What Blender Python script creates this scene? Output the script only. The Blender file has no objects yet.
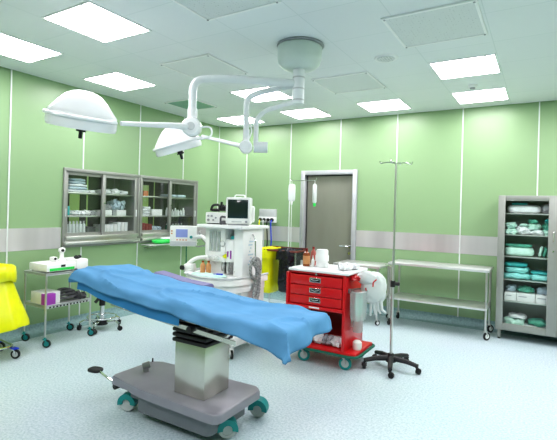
import bpy, bmesh, math, random
from math import sin, cos, pi, radians, hypot
from mathutils import Vector, Matrix, noise
random.seed(7)
C = bpy.context.scene.collection
YAW = .5425
CYw, SYw = cos(YAW), sin(YAW)
L, B, H = -5.089, 6.5656, 3.0
R_X, F_Y = 2.3, -2.2          # right wall, front wall (behind the camera)
INV = {}

# ------------------------------------------------------------------ materials
def nt(name):
    m = bpy.data.materials.new(name); m.use_nodes = True
    t = m.node_tree; return m, t, t.nodes['Principled BSDF']
def mat(name, col, rough=.5, metal=0, var=.06, scale=8, bump=0, bscale=None, coat=0, stretch=None, sss=0, spec=None):
    m, t, b = nt(name)
    tc = t.nodes.new('ShaderNodeTexCoord'); src = tc.outputs['Object']
    if stretch:
        mp = t.nodes.new('ShaderNodeMapping'); mp.inputs['Scale'].default_value = stretch
        t.links.new(src, mp.inputs['Vector']); src = mp.outputs['Vector']
    n = t.nodes.new('ShaderNodeTexNoise'); n.inputs['Scale'].default_value = scale; n.inputs['Detail'].default_value = 3
    t.links.new(src, n.inputs['Vector'])
    r = t.nodes.new('ShaderNodeValToRGB')
    r.color_ramp.elements[0].position = .3; r.color_ramp.elements[1].position = .7
    r.color_ramp.elements[0].color = tuple(max(0, c*(1-var)) for c in col)+(1,)
    r.color_ramp.elements[1].color = tuple(min(1, c*(1+var)) for c in col)+(1,)
    t.links.new(n.outputs['Fac'], r.inputs['Fac']); t.links.new(r.outputs['Color'], b.inputs['Base Color'])
    b.inputs['Roughness'].default_value = rough; b.inputs['Metallic'].default_value = metal
    if coat: b.inputs['Coat Weight'].default_value = coat; b.inputs['Coat Roughness'].default_value = .15
    if spec is not None: b.inputs['Specular IOR Level'].default_value = spec
    if bump:
        n2 = t.nodes.new('ShaderNodeTexNoise'); n2.inputs['Scale'].default_value = bscale or scale*4
        t.links.new(src, n2.inputs['Vector'])
        bp = t.nodes.new('ShaderNodeBump'); bp.inputs['Strength'].default_value = bump; bp.inputs['Distance'].default_value = .01
        t.links.new(n2.outputs['Fac'], bp.inputs['Height']); t.links.new(bp.outputs['Normal'], b.inputs['Normal'])
    return m
def emit(name, col, s):
    m, t, b = nt(name)
    n = t.nodes.new('ShaderNodeTexNoise'); n.inputs['Scale'].default_value = 2
    r = t.nodes.new('ShaderNodeValToRGB')
    r.color_ramp.elements[0].color = tuple(c*.98 for c in col)+(1,); r.color_ramp.elements[1].color = tuple(col)+(1,)
    t.links.new(n.outputs['Fac'], r.inputs['Fac'])
    t.links.new(r.outputs['Color'], b.inputs['Emission Color']); b.inputs['Emission Strength'].default_value = s
    b.inputs['Base Color'].default_value = tuple(col)+(1,)
    return m
def glass(name, tint=(1, 1, 1), gl=.10, rough=.03, diff=0, dcol=(1, 1, 1)):
    m = bpy.data.materials.new(name); m.use_nodes = True; t = m.node_tree
    for n in list(t.nodes): t.nodes.remove(n)
    o = t.nodes.new('ShaderNodeOutputMaterial'); tr = t.nodes.new('ShaderNodeBsdfTransparent'); tr.inputs[0].default_value = tuple(tint)+(1,)
    g = t.nodes.new('ShaderNodeBsdfGlossy'); g.inputs['Roughness'].default_value = rough
    fr = t.nodes.new('ShaderNodeLayerWeight'); fr.inputs['Blend'].default_value = .25
    mth = t.nodes.new('ShaderNodeMath'); mth.operation = 'MULTIPLY_ADD'; mth.inputs[1].default_value = .4; mth.inputs[2].default_value = gl
    t.links.new(fr.outputs['Facing'], mth.inputs[0])
    mx = t.nodes.new('ShaderNodeMixShader'); t.links.new(mth.outputs[0], mx.inputs[0]); t.links.new(tr.outputs[0], mx.inputs[1]); t.links.new(g.outputs[0], mx.inputs[2])
    out = mx.outputs[0]
    if diff:
        d = t.nodes.new('ShaderNodeBsdfDiffuse'); d.inputs[0].default_value = tuple(dcol)+(1,)
        m2 = t.nodes.new('ShaderNodeMixShader'); m2.inputs[0].default_value = diff
        t.links.new(out, m2.inputs[1]); t.links.new(d.outputs[0], m2.inputs[2]); out = m2.outputs[0]
    t.links.new(out, o.inputs[0]); return m

M = {}
M['wall'] = mat('green_wall_panel', (.275, .415, .225), .34, 0, .03, .8)
M['wallw'] = mat('white_wall', (.72, .77, .74), .5, 0, .02, 1)
M['seam'] = mat('white_seam_cover', (.74, .77, .76), .35)
M['band'] = mat('brushed_steel_band', (.70, .67, .685), .30, .6, .2, 2.2, stretch=(1, 1, .05))
M['steel'] = mat('stainless_steel', (.62, .62, .60), .28, .9, .08, 6)
M['steeld'] = mat('dull_steel', (.36, .37, .36), .38, .8, .10, 5)
M['steelc'] = mat('cabinet_steel', (.33, .34, .315), .42, .45, .06, 4)
M['steelt'] = mat('steel_tray', (.74, .75, .74), .28, .7, .08, 5)
M['colm'] = mat('column_steel', (.62, .61, .55), .24, .88, .10, 3, stretch=(1, 1, .1))
M['chrome'] = mat('chrome', (.75, .76, .77), .14, 1, .04)
M['white'] = mat('white_enamel', (.88, .89, .89), .32, 0, .02)
M['whitep'] = mat('white_plastic', (.86, .87, .85), .4, 0, .03)
M['lampw'] = mat('lamp_white', (.88, .89, .91), .25, 0, .015, coat=.3)
M['armw'] = mat('arm_white', (.78, .81, .83), .3, 0, .02, coat=.2)
M['grey'] = mat('grey_plastic', (.35, .36, .38), .4)
M['lgrey'] = mat('light_grey_plastic', (.55, .57, .58), .4)
M['baseg'] = mat('base_grey', (.30, .29, .335), .35, .15, .05)
M['based'] = mat('base_dark_grey', (.19, .20, .23), .45)
M['black'] = mat('black_rubber', (.012, .012, .014), .5, 0, .2)
M['blackp'] = mat('black_bag_plastic', (.012, .011, .018), .25, 0, .3, 20, bump=.5, bscale=25)
M['yellow'] = mat('yellow_bag_plastic', (.78, .80, .005), .3, 0, .06, 10, bump=.25, bscale=12)
M['red'] = mat('red_enamel', (.62, .008, .014), .3, 0, .04, 3, coat=.3)
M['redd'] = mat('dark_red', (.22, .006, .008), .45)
M['green'] = mat('green_bumper', (.0, .12, .08), .45)
M['teal'] = mat('teal_plastic', (.01, .27, .27), .4)
M['blue'] = mat('blue_plastic', (.01, .04, .62), .4)
M['drape'] = mat('blue_drape_cloth', (.125, .315, .54), .75, 0, .08, 4, bump=1, bscale=6, spec=.15)
M['lilac'] = mat('lilac_pad', (.20, .18, .34), .6)
M['mint'] = mat('mint_cloth', (.62, .88, .78), .7, 0, .12, 9, bump=.4)
M['mintd'] = mat('green_cloth', (.12, .46, .34), .7, 0, .2, 9, bump=.4)
M['tealc'] = mat('teal_pack', (.06, .52, .52), .5, 0, .2, 9, bump=.4)
M['aqua'] = mat('aqua_pack', (.34, .80, .78), .5, 0, .15, 9, bump=.4)
M['linen'] = mat('white_linen', (.86, .88, .90), .7, 0, .07, 14, bump=.4)
M['paleb'] = mat('pale_blue_pack', (.52, .63, .72), .55, 0, .12, 14, bump=.4)
M['greyp'] = mat('grey_pack', (.42, .42, .46), .6, 0, .1, 12, bump=.4)
M['paper'] = mat('white_card', (.80, .80, .80), .6, 0, .03)
M['purple'] = mat('purple_box', (.36, .05, .42), .5, 0, .2, 4)
M['orange'] = mat('orange_box', (.62, .20, .06), .5, 0, .15)
M['maroon'] = mat('maroon_box', (.26, .035, .03), .5, 0, .15)
M['amber'] = mat('amber_glass', (.30, .07, .015), .2, 0, .1)
M['label'] = mat('orange_label', (.62, .30, .12), .6, 0, .1)
M['dgreen'] = mat('dark_green_glass', (.01, .14, .08), .2)
M['lime'] = mat('lime_green', (.03, .62, .10), .4, 0, .1)
M['doorm'] = mat('door_steel', (.27, .275, .23), .38, .35, .10, 2.5, stretch=(1, 1, .25))
M['doorf'] = mat('door_frame_steel', (.52, .53, .56), .35, .4)
M['screen'] = mat('dark_screen', (.02, .035, .03), .12)
M['lcd'] = emit('lcd_blue', (.20, .25, .50), .35)
M['ltglass'] = emit('luminous_diffuser', (1, .955, 1), 16.0)
M['glass'] = glass('cabinet_glass', (.98, 1, .99), .01)
M['clearp'] = glass('clear_plastic', (.80, .86, .84), .08, .15, .28, (.75, .8, .8))
M['poly'] = glass('polythene', (.85, .9, .9), .08, .2, .72, (.82, .86, .86))
M['gap'] = mat('shadow_gap', (.30, .34, .33), .8)
M['hose'] = mat('corrugated_hose', (.30, .31, .31), .4, 0, .6, 60)
M['brownrim'] = mat('brown_rim', (.16, .03, .02), .4)
M['cuff'] = mat('dark_grey_fabric', (.10, .10, .11), .6, 0, .4, 14)
M['nook'] = mat('green_back_glow', (.30, .46, .16), .4, 0, .04, 2)
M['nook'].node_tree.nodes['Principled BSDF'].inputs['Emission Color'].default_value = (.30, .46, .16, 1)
M['nook'].node_tree.nodes['Principled BSDF'].inputs['Emission Strength'].default_value = .35  # panel is no lamp: added glow imitates the bright room behind the cabinet
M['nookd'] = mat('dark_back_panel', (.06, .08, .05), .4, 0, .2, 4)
M['cove'] = mat('shaded_blue_grey_vinyl', (.24, .37, .38), .5, 0, .18, 40)  # vinyl colour, also standing in for the shadow along the walls

# floor: speckled pale blue vinyl
m, t, b = nt('speckled_vinyl'); M['floor'] = m
tc = t.nodes.new('ShaderNodeTexCoord')
n1 = t.nodes.new('ShaderNodeTexNoise'); n1.inputs['Scale'].default_value = 58; n1.inputs['Detail'].default_value = 4; n1.inputs['Roughness'].default_value = .7
r1 = t.nodes.new('ShaderNodeValToRGB'); r1.color_ramp.elements[0].position = .36; r1.color_ramp.elements[1].position = .60
r1.color_ramp.elements[0].color = (.40, .52, .57, 1); r1.color_ramp.elements[1].color = (.63, .72, .77, 1)
n2 = t.nodes.new('ShaderNodeTexNoise'); n2.inputs['Scale'].default_value = .9
mixc = t.nodes.new('ShaderNodeMixRGB'); mixc.blend_type = 'MULTIPLY'; mixc.inputs[0].default_value = .12
t.links.new(tc.outputs['Object'], n1.inputs['Vector']); t.links.new(tc.outputs['Object'], n2.inputs['Vector'])
t.links.new(n1.outputs['Fac'], r1.inputs['Fac']); t.links.new(r1.outputs['Color'], mixc.inputs[1]); t.links.new(n2.outputs['Color'], mixc.inputs[2])
t.links.new(mixc.outputs[0], b.inputs['Base Color']); b.inputs['Roughness'].default_value = .38

# ceiling: metal tiles with fine joints
TX0, TY0, TS = -4.675, -3.19, .61
m, t, b = nt('ceiling_tiles'); M['ceil'] = m
tc = t.nodes.new('ShaderNodeTexCoord'); mp = t.nodes.new('ShaderNodeMapping')
mp.inputs['Location'].default_value = (-TX0/TS, -TY0/TS, 0); mp.inputs['Scale'].default_value = (1/TS, 1/TS, 1)
br = t.nodes.new('ShaderNodeTexBrick'); br.offset = 0; br.inputs['Scale'].default_value = 1
br.inputs['Color1'].default_value = (.78, .81, .83, 1); br.inputs['Color2'].default_value = (.80, .83, .85, 1); br.inputs['Mortar'].default_value = (.68, .73, .74, 1)
br.inputs['Mortar Size'].default_value = .006; br.inputs['Brick Width'].default_value = 1; br.inputs['Row Height'].default_value = 1
br.inputs['Mortar Smooth'].default_value = .3
t.links.new(tc.outputs['Object'], mp.inputs['Vector']); t.links.new(mp.outputs['Vector'], br.inputs['Vector'])
t.links.new(br.outputs['Color'], b.inputs['Base Color']); b.inputs['Roughness'].default_value = .45

# perforated grille
def perf(name, c0, c1, sc):
    m, t, b = nt(name)
    tc = t.nodes.new('ShaderNodeTexCoord'); v = t.nodes.new('ShaderNodeTexVoronoi'); v.inputs['Scale'].default_value = sc; v.inputs['Randomness'].default_value = .15
    r = t.nodes.new('ShaderNodeValToRGB'); r.color_ramp.elements[0].position = .28; r.color_ramp.elements[1].position = .42
    r.color_ramp.elements[0].color = c0+(1,); r.color_ramp.elements[1].color = c1+(1,)
    t.links.new(tc.outputs['Object'], v.inputs['Vector']); t.links.new(v.outputs['Distance'], r.inputs['Fac']); t.links.new(r.outputs['Color'], b.inputs['Base Color'])
    b.inputs['Roughness'].default_value = .5; return m
M['perf'] = perf('perforated_metal', (.26, .28, .28), (.72, .75, .75), 42)
M['perf2'] = perf('fine_grille', (.42, .45, .45), (.74, .77, .77), 50)
M['gperf'] = mat('green_tinted_grille', (.22, .42, .33), .4)

# ------------------------------------------------------------------ mesh helpers
class MB:
    def __init__(s): s.b = bmesh.new()
    def box(s, x0, x1, y0, y1, z0, z1, bv=0, seg=2, mtx=None):
        r = bmesh.ops.create_cube(s.b, size=1)['verts']
        for v in r: v.co = Vector(((x0+x1)/2+v.co.x*(x1-x0), (y0+y1)/2+v.co.y*(y1-y0), (z0+z1)/2+v.co.z*(z1-z0)))
        if bv:
            es = list({e for v in r for e in v.link_edges})
            q = bmesh.ops.bevel(s.b, geom=es, offset=bv, segments=seg, affect='EDGES', profile=.5)
            r = list({v for f in q['faces'] for v in f.verts} | {v for v in r if v.is_valid})
        if mtx is not None:
            seen = set(r); st = list(r)
            while st:
                v = st.pop()
                for e in v.link_edges:
                    o = e.other_vert(v)
                    if o not in seen: seen.add(o); st.append(o)
            for v in seen: v.co = mtx @ v.co
        return s
    def ring(s, c, ax, r, n, ph=0):
        ax = Vector(ax).normalized(); u = ax.orthogonal().normalized() if abs(ax.z) < .99 else Vector((1, 0, 0)); w = ax.cross(u)
        return [s.b.verts.new(Vector(c)+u*r*cos(2*pi*i/n+ph)+w*r*sin(2*pi*i/n+ph)) for i in range(n)]
    def skin(s, rings, cap=True, closed=False):
        n = len(rings[0]); k = len(rings)
        for i in range(k if closed else k-1):
            a, b_ = rings[i], rings[(i+1) % k]
            for j in range(n):
                try: s.b.faces.new((a[j], a[(j+1) % n], b_[(j+1) % n], b_[j]))
                except ValueError: pass
        if cap and not closed:
            s.b.faces.new(rings[0][::-1]); s.b.faces.new(rings[-1])
        return s
    def cyl(s, p0, p1, r0, r1=None, n=16):
        r1 = r0 if r1 is None else r1; ax = Vector(p1)-Vector(p0)
        return s.skin([s.ring(p0, ax, r0, n), s.ring(p1, ax, r1, n)])
    def tube(s, pts, r, n=8, closed=False, rs=None):
        pts = [Vector(p) for p in pts]; k = len(pts); rings = []; u = None
        for i in range(k):
            a = pts[(i-1) % k] if (closed or i) else pts[0]; c = pts[(i+1) % k] if (closed or i < k-1) else pts[-1]
            tg = (c-a).normalized()
            if u is None: u = tg.orthogonal().normalized()
            u = (u-tg*u.dot(tg)); u = u.normalized() if u.length > 1e-6 else tg.orthogonal().normalized()
            w = tg.cross(u); rr = rs[i] if rs else r
            rings.append([s.b.verts.new(pts[i]+u*rr*cos(2*pi*j/n)+w*rr*sin(2*pi*j/n)) for j in range(n)])
        return s.skin(rings, True, closed)
    def lathe(s, prof, c=(0, 0, 0), n=24, ax=None, mtx=None):
        rings = []; mt = mtx or Matrix.Translation(Vector(c))
        for r, z in prof:
            rings.append([s.b.verts.new(mt @ Vector((max(r, 1e-4)*cos(2*pi*i/n), max(r, 1e-4)*sin(2*pi*i/n), z))) for i in range(n)])
        return s.skin(rings, True)
    def poly(s, pts, z0, z1, bv=0):
        a = [s.b.verts.new((x, y, z0)) for x, y in pts]; c = [s.b.verts.new((x, y, z1)) for x, y in pts]
        n = len(pts)
        for j in range(n): s.b.faces.new((a[j], a[(j+1) % n], c[(j+1) % n], c[j]))
        s.b.faces.new(a[::-1]); top = s.b.faces.new(c)
        if bv: bmesh.ops.bevel(s.b, geom=list(top.edges), offset=bv, segments=3, affect='EDGES', profile=.5)
        return s
    def quad(s, *pts):
        s.b.faces.new([s.b.verts.new(p) for p in pts]); return s
    def pillow(s, c, d, rz=0, n=6, p=4.0, jit=.12, seed=0, tilt=0):
        t = bmesh.new(); bmesh.ops.create_cube(t, size=2)
        bmesh.ops.subdivide_edges(t, edges=t.edges[:], cuts=n, use_grid_fill=True)
        mt = Matrix.Translation(Vector(c)) @ Matrix.Rotation(rz, 4, 'Z') @ Matrix.Rotation(tilt, 4, 'Y')
        mp_ = {}
        for v in t.verts:
            q = v.co; f = (abs(q.x)**p+abs(q.y)**p+abs(q.z)**p)**(-1/p); q = q*f
            w = Vector((q.x*d[0]/2, q.y*d[1]/2, q.z*d[2]/2))
            nn = noise.noise_vector(Vector((q.x*2.3+seed*3.1, q.y*2.3+seed, q.z*2.1)))*jit*min(d)
            if q.z < -.85: nn.z = 0
            mp_[v] = s.b.verts.new(mt @ (w+nn))
        for f in t.faces: s.b.faces.new([mp_[v] for v in f.verts])
        t.free(); return s
    def build(s, name, m, parent=None, tag_=None, ang=35, inv=None, loc=None):
        bmesh.ops.recalc_face_normals(s.b, faces=s.b.faces[:])
        if parent is not None:
            root = parent; 
            iv = INV.get(parent.name)
            if iv is not None: bmesh.ops.transform(s.b, matrix=iv, verts=s.b.verts[:])
        elif loc is not None:
            bmesh.ops.translate(s.b, vec=-Vector(loc), verts=s.b.verts[:])
        me = bpy.data.meshes.new(name); s.b.to_mesh(me); s.b.free()
        for f in me.polygons: f.use_smooth = True
        me.set_sharp_from_angle(angle=radians(ang))
        me.materials.append(M[m] if isinstance(m, str) else m)
        o = bpy.data.objects.new(name, me); C.objects.link(o)
        if parent is not None:
            o.parent = parent
            if INV.get(parent.name) is not None: INV[o.name] = INV[parent.name]
        elif loc is not None: o.location = loc; INV[o.name] = Matrix.Translation(-Vector(loc))
        return o
def tag(o, label, cat, group=None, kind=None):
    o['label'] = label; o['category'] = cat
    if group: o['group'] = group
    if kind: o['kind'] = kind
    return o
def thing(name, label, cat, loc=(0, 0, 0), rotz=0, group=None, mtx=None):
    o = bpy.data.objects.new(name, None); C.objects.link(o); o.empty_display_size = .1
    m_ = mtx or (Matrix.Translation(Vector(loc)) @ Matrix.Rotation(rotz, 4, 'Z'))
    o.matrix_world = m_; INV[o.name] = m_.inverted()
    return tag(o, label, cat, group)
def local(o): INV[o.name] = None; return o       # parts of this thing are given in its own coordinates
def struct(name, mb, m, ang=35):
    o = mb.build(name, m, ang=ang); o['kind'] = 'structure'; return o
def dup(root, loc, rotz=0, label=None, group=None):
    r = root.copy(); C.objects.link(r); r.location = loc; r.rotation_euler = (0, 0, rotz)
    if label: r['label'] = label
    if group: r['group'] = group
    for ch in [o for o in bpy.data.objects if o.parent == root]:
        c = ch.copy(); C.objects.link(c); c.parent = r
        for g in [o for o in bpy.data.objects if o.parent == ch]:
            d = g.copy(); C.objects.link(d); d.parent = c
    return r
def single(name, mb, m, label, cat, loc, group=None, ang=35):
    return tag(mb.build(name, m, loc=loc, ang=ang), label, cat, group)
def W(a, d, z): return Vector((a*CYw-d*SYw, a*SYw+d*CYw, z))      # right / forward / height seen from the doorway
def arc(pts, r, n=6):                                              # round the inner corners of a polyline
    pts = [Vector(p) for p in pts]; out = [pts[0]]
    for i in range(1, len(pts)-1):
        p, a, c = pts[i], pts[i-1], pts[i+1]; da = (a-p); dc = (c-p); rr = min(r, da.length*.49, dc.length*.49)
        s_, e_ = p+da.normalized()*rr, p+dc.normalized()*rr
        for k in range(n+1):
            t_ = k/n; out.append(s_*(1-t_)**2+p*2*t_*(1-t_)+e_*t_**2)
    out.append(pts[-1]); return out
def caster(parent, x, y, r, fork='steel', tyre='black', hub='lgrey', yaw=0, top=None, width=.022, cover=False):
    top = top or 2.6*r; f = MB(); d = Vector((cos(yaw), sin(yaw), 0)); sd = Vector((-sin(yaw), cos(yaw), 0))
    off = d*r*.45; c = Vector((x, y, r))+off
    f.cyl((x, y, r*2.1), (x, y, top), r*.22, n=10)
    f.cyl((x, y, r*2.02), (x, y, r*2.2), r*.55, n=12)
    for q in (() if cover else (-1, 1)):
        o_ = sd*(q*(width/2+.004))
        f.tube([Vector((x, y, r*2.08))+o_, c+o_+Vector((0, 0, r*.5)), c+o_], r*.16, 6)
    if cover:
        nn = 10; rings = []
        for i in range(nn+1):
            an = radians(-12)+radians(200)*i/nn; q = c+d*(cos(an)*r*1.1)+Vector((0, 0, sin(an)*r*1.1)); q2 = c+d*(cos(an)*r*.5)+Vector((0, 0, sin(an)*r*.5))
            rings.append([f.b.verts.new(q-sd*(width*.75)), f.b.verts.new(q+sd*(width*.75)), f.b.verts.new(q2+sd*(width*.75)), f.b.verts.new(q2-sd*(width*.75))])
        f.skin(rings)
    fo = f.build('caster', fork, parent)
    w = MB(); w.lathe([(r*.62, -width/2), (r*.9, -width/2), (r, -width*.3), (r, width*.3), (r*.9, width/2), (r*.62, width/2), (r*.60, 0)], n=20,
                      mtx=Matrix.Translation(c) @ Matrix.Rotation(yaw, 4, 'Z') @ Matrix.Rotation(pi/2, 4, 'X')).build('tyre', tyre, fo)
    h = MB(); h.lathe([(.0, -width*.42), (r*.62, -width*.42), (r*.64, 0), (r*.62, width*.42), (0, width*.42)], n=16,
                      mtx=Matrix.Translation(c) @ Matrix.Rotation(yaw, 4, 'Z') @ Matrix.Rotation(pi/2, 4, 'X')).build('wheel_hub', hub, fo)
    return fo

# ------------------------------------------------------------------ the room
struct('floor', MB().box(L-.5, R_X+.2, F_Y-.2, B+.3, -.1, 0), 'floor')
struct('ceiling', MB().box(L-.5, R_X+.2, F_Y-.2, B+.3, H, H+.1), 'ceil')
YC, XC = 6.293, -4.654          # ends of the slanting corner panel
c1 = (3.30, 4.45, 1.0, 1.96); c2 = (4.50, 5.71, 1.0, 1.96)
wl = MB()
wl.box(L-.42, L, F_Y-.2, c1[0], 0, H); wl.box(L-.42, L, c2[1], YC, 0, H); wl.box(L-.42, L, c1[0], c2[1], 0, c1[2]); wl.box(L-.42, L, c1[0], c2[1], c1[3], H)
wl.box(L-.42, L, c1[1], c2[0], c1[2], c1[3])
struct('wall_left', wl, 'wall')
DX0, DX1 = -3.516, -2.521
wb = MB(); wb.box(XC, DX0+.03, B, B+.25, 0, H); wb.box(DX1-.03, R_X+.2, B, B+.25, 0, H); wb.box(DX0+.03, DX1-.03, B, B+.25, 2.16, H)
struct('wall_back', wb, 'wall')
wc = MB(); wc.quad((L, YC, 0), (XC, B, 0), (XC, B, H), (L, YC, H)); wc.quad((L, YC, 0), (L, YC, H), (L-.4, YC, H), (L-.4, YC, 0)); wc.quad((XC, B, 0), (XC, B+.25, 0), (XC, B+.25, H), (XC, B, H))
struct('wall_corner', wc, 'wall')
struct('wall_right', MB().box(R_X, R_X+.2, F_Y-.2, B, 0, H), 'wall')
struct('wall_front', MB().box(L-.42, R_X, F_Y-.2, F_Y, 0, H), 'wall')
# seam covers
tn = 0
def trim(mb, m):
    global tn; tn += 1; return struct('trim_%d' % tn, mb, m)
sw = .0075
for k in range(-4, 5):
    y = 2.638+.9136*k
    if k in (1, 2, 3):
        trim(MB().box(L, L+.006, y-sw, y+sw, 1.98, H), 'seam'); trim(MB().box(L, L+.006, y-sw, y+sw, .1, .98), 'seam')
    else: trim(MB().box(L, L+.008, y-sw, y+sw, .1, H), 'seam')
for k in range(0, 8):
    x = XC+.9136*k
    if k == 2: trim(MB().box(x-sw, x+sw, B-.006, B, 2.19, H), 'seam')
    else: trim(MB().box(x-sw, x+sw, B-.008, B, .1, H), 'seam')
# steel impact band
Z0, Z1 = .981, 1.237
trim(MB().box(L, L+.004, F_Y, 3.27, Z0, Z1), 'band'); trim(MB().box(L, L+.004, 5.74, YC, Z0, Z1), 'band')
trim(MB().quad((L+.003, YC, Z0), (XC, B-.004, Z0), (XC, B-.004, Z1), (L+.003, YC, Z1)), 'band')
trim(MB().box(XC, DX0, B-.004, B, Z0, Z1), 'band'); trim(MB().box(DX1, R_X, B-.004, B, Z0, Z1), 'band')
# coved vinyl skirting; its wide dark foot also paints in the floor shadow
def cove(name, a, b_, nrm):
    a = Vector(a); b_ = Vector(b_); nv = Vector(nrm); mb = MB(); prof = [(0, .11), (.006, .11)]
    for i in range(7):
        an = pi/2*i/6; prof.append((.09-.084*cos(an), .09-.084*sin(an)+.0))
    prof += [(.16, .003), (.16, 0), (0, 0)]
    mb.skin([[mb.b.verts.new(p+nv*o_+Vector((0, 0, z))) for o_, z in prof] for p in (a, b_)])
    return struct(name, mb, 'cove', 50)
cove('baseboard_left', (L, F_Y, 0), (L, YC, 0), (1, 0, 0))
cove('baseboard_corner', (L, YC, 0), (XC, B, 0), Vector((B-YC, -(XC-L), 0)).normalized())
cove('baseboard_back', (XC, B, 0), (DX0, B, 0), (0, -1, 0)); cove('baseboard_back', (DX1, B, 0), (R_X, B, 0), (0, -1, 0))
cove('baseboard_right', (R_X, F_Y, 0), (R_X, B, 0), (-1, 0, 0))

# door
d = MB().box(DX0+.03, DX1-.03, B+.06, B+.10, .004, 2.16).build('door_1', 'doorm'); d['kind'] = 'structure'; INV[d.name] = None
f = MB(); f.box(DX0, DX0+.075, B-.035, B+.12, 0, 2.186, .006); f.box(DX1-.075, DX1, B-.035, B+.12, 0, 2.186, .006); f.box(DX0+.07, DX1-.07, B-.034, B+.12, 2.115, 2.185, .005)
f.build('door_frame', 'doorf', d)
g = MB(); g.box(DX0+.075, DX0+.085, B+.045, B+.065, 0, 2.11); g.box(DX1-.085, DX1-.075, B+.045, B+.065, 0, 2.11); g.box(DX0+.08, DX1-.08, B+.045, B+.065, 2.10, 2.115); g.build('door_seal', 'black', d)
h = MB(); hx = DX1-.13; h.tube(arc([(hx, B+.06, .97), (hx, B, .97), (hx-.15, B, .97)], .02), .011, 8); h.cyl((hx, B+.062, .97), (hx, B+.045, .97), .028); h.build('door_handle', 'chrome', d)
k = MB(); k.cyl((hx, B+.062, .86), (hx, B+.048, .86), .024); k.build('lock_cylinder', 'chrome', d)

# ------------------------------------------------------------------ ceiling fittings
def ceil_light(label):
    t_ = local(thing('ceiling_light', label, 'ceiling light', (0, 0, H), 0, 'square ceiling lights'))
    f = MB()
    for a in ((-.3, .3, -.3, -.283), (-.3, .3, .283, .3), (-.3, -.283, -.283, .283), (.283, .3, -.283, .283)): f.box(*a, -.006, .0)
    for sx in (-1, 1):
        for sy in (-1, 1): f.cyl((sx*.21, sy*.291, -.006), (sx*.21, sy*.291, -.011), .008, n=8)
    f.build('light_frame', 'white', t_)
    MB().box(-.283, .283, -.283, .283, -.004, 0).build('diffuser', 'ltglass', t_)
    return t_
cx = lambda i: -4.37+.61*i
cy = lambda j: 2.30+.61*j
lights = [((2, 0), 'largest square ceiling light, at upper left above the nearer surgical lamp head'),
          ((0, 0), 'square ceiling light cut off by the left edge of the photo'),
          ((0, 2), 'square ceiling light just above and right of the nearer surgical lamp head'),
          ((2, 4), 'square ceiling light directly behind the curved surgical lamp arms'),
          ((0, 6), 'small square ceiling light by the slanting corner panel, farthest left of the far row'),
          ((2, 6), 'square ceiling light in front of the wall left of the steel door'),
          ((4, 6), 'square ceiling light just right of the steel door, left of the IV pole top'),
          ((6, 4), 'nearer of the two right-hand square ceiling lights, beside the smoke detector'),
          ((6, 6), 'square ceiling light close to the back wall, behind the smoke detector')]
base_l = ceil_light(lights[0][1]); base_l.location = (cx(2), cy(0), H)
for (i, j), lab in lights[1:]: dup(base_l, (cx(i), cy(j), H), 0, lab)
def vent(label, x, y, s=.335, m='perf', fr=True):
    t_ = thing('ceiling_vent', label, 'vent', (x, y, H), 0, 'square ceiling air vents')
    f = MB(); w_ = .022
    for a in ((-s, s, -s, -s+w_), (-s, s, s-w_, s), (-s, -s+w_, -s+w_, s-w_), (s-w_, s, -s+w_, s-w_)): f.box(x+a[0], x+a[1], y+a[2], y+a[3], H-.014, H, .002, 1)
    f.build('vent_frame', 'white', t_)
    MB().box(x-s+w_, x+s-w_, y-s+w_, y+s-w_, H-.008, H).build('grille', m, t_)
    for sx in (-1, 1):
        for sy in (-1, 1): MB().cyl((x+sx*(s-.02), y+sy*(s-.02), H-.014), (x+sx*(s-.02), y+sy*(s-.02), H-.019), .008, n=8).build('screw', 'grey', t_)
    return t_
vent('perforated square ceiling vent cut by the top edge left of centre', cx(4)-.03, cy(0)+.02)
vent('pale perforated vent left of the surgical lamp ceiling mount', cx(2)+.04, cy(2)+.05, .33, 'perf2')
vent('perforated square ceiling vent at the upper right above the right-hand lights', cx(6)-.05, cy(2)+.06)
vent('pale ceiling vent right of and behind the surgical lamp mount', cx(4)-.02, cy(4), .33, 'perf2')
gv = vent('small green-tinted ceiling vent over the left wall, seen past the lamp arm', cx(0), cy(4)+.01, .27, 'gperf')
sp = thing('ceiling_speaker', 'small round grey speaker flush in the ceiling right of the lamp mount', 'speaker', (-1.328, 4.115, H))
MB().lathe([(.0, H-.004), (.085, H-.006), (.105, H-.012), (.115, H-.002), (.115, H)], (-1.328, 4.115, 0)).build('rim', 'white', sp)
MB().lathe([(.0, H-.018), (.08, H-.014), (.082, H-.006), (0, H-.006)], (-1.328, 4.115, 0)).build('speaker_grille', 'perf', sp)
sd = thing('smoke_detector', 'small round white smoke detector between the two right-hand ceiling lights', 'smoke detector', (-.734, 5.42, H))
MB().lathe([(.0, H), (.05, H), (.05, H-.015), (.042, H-.03), (0, H-.03)], (-.734, 5.42, 0)).build('base', 'white', sd)
MB().lathe([(.0, H-.03), (.030, H-.03), (.026, H-.045), (.0, H-.05)], (-.734, 5.42, 0)).build('sensor_cap', 'grey', sd)

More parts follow.
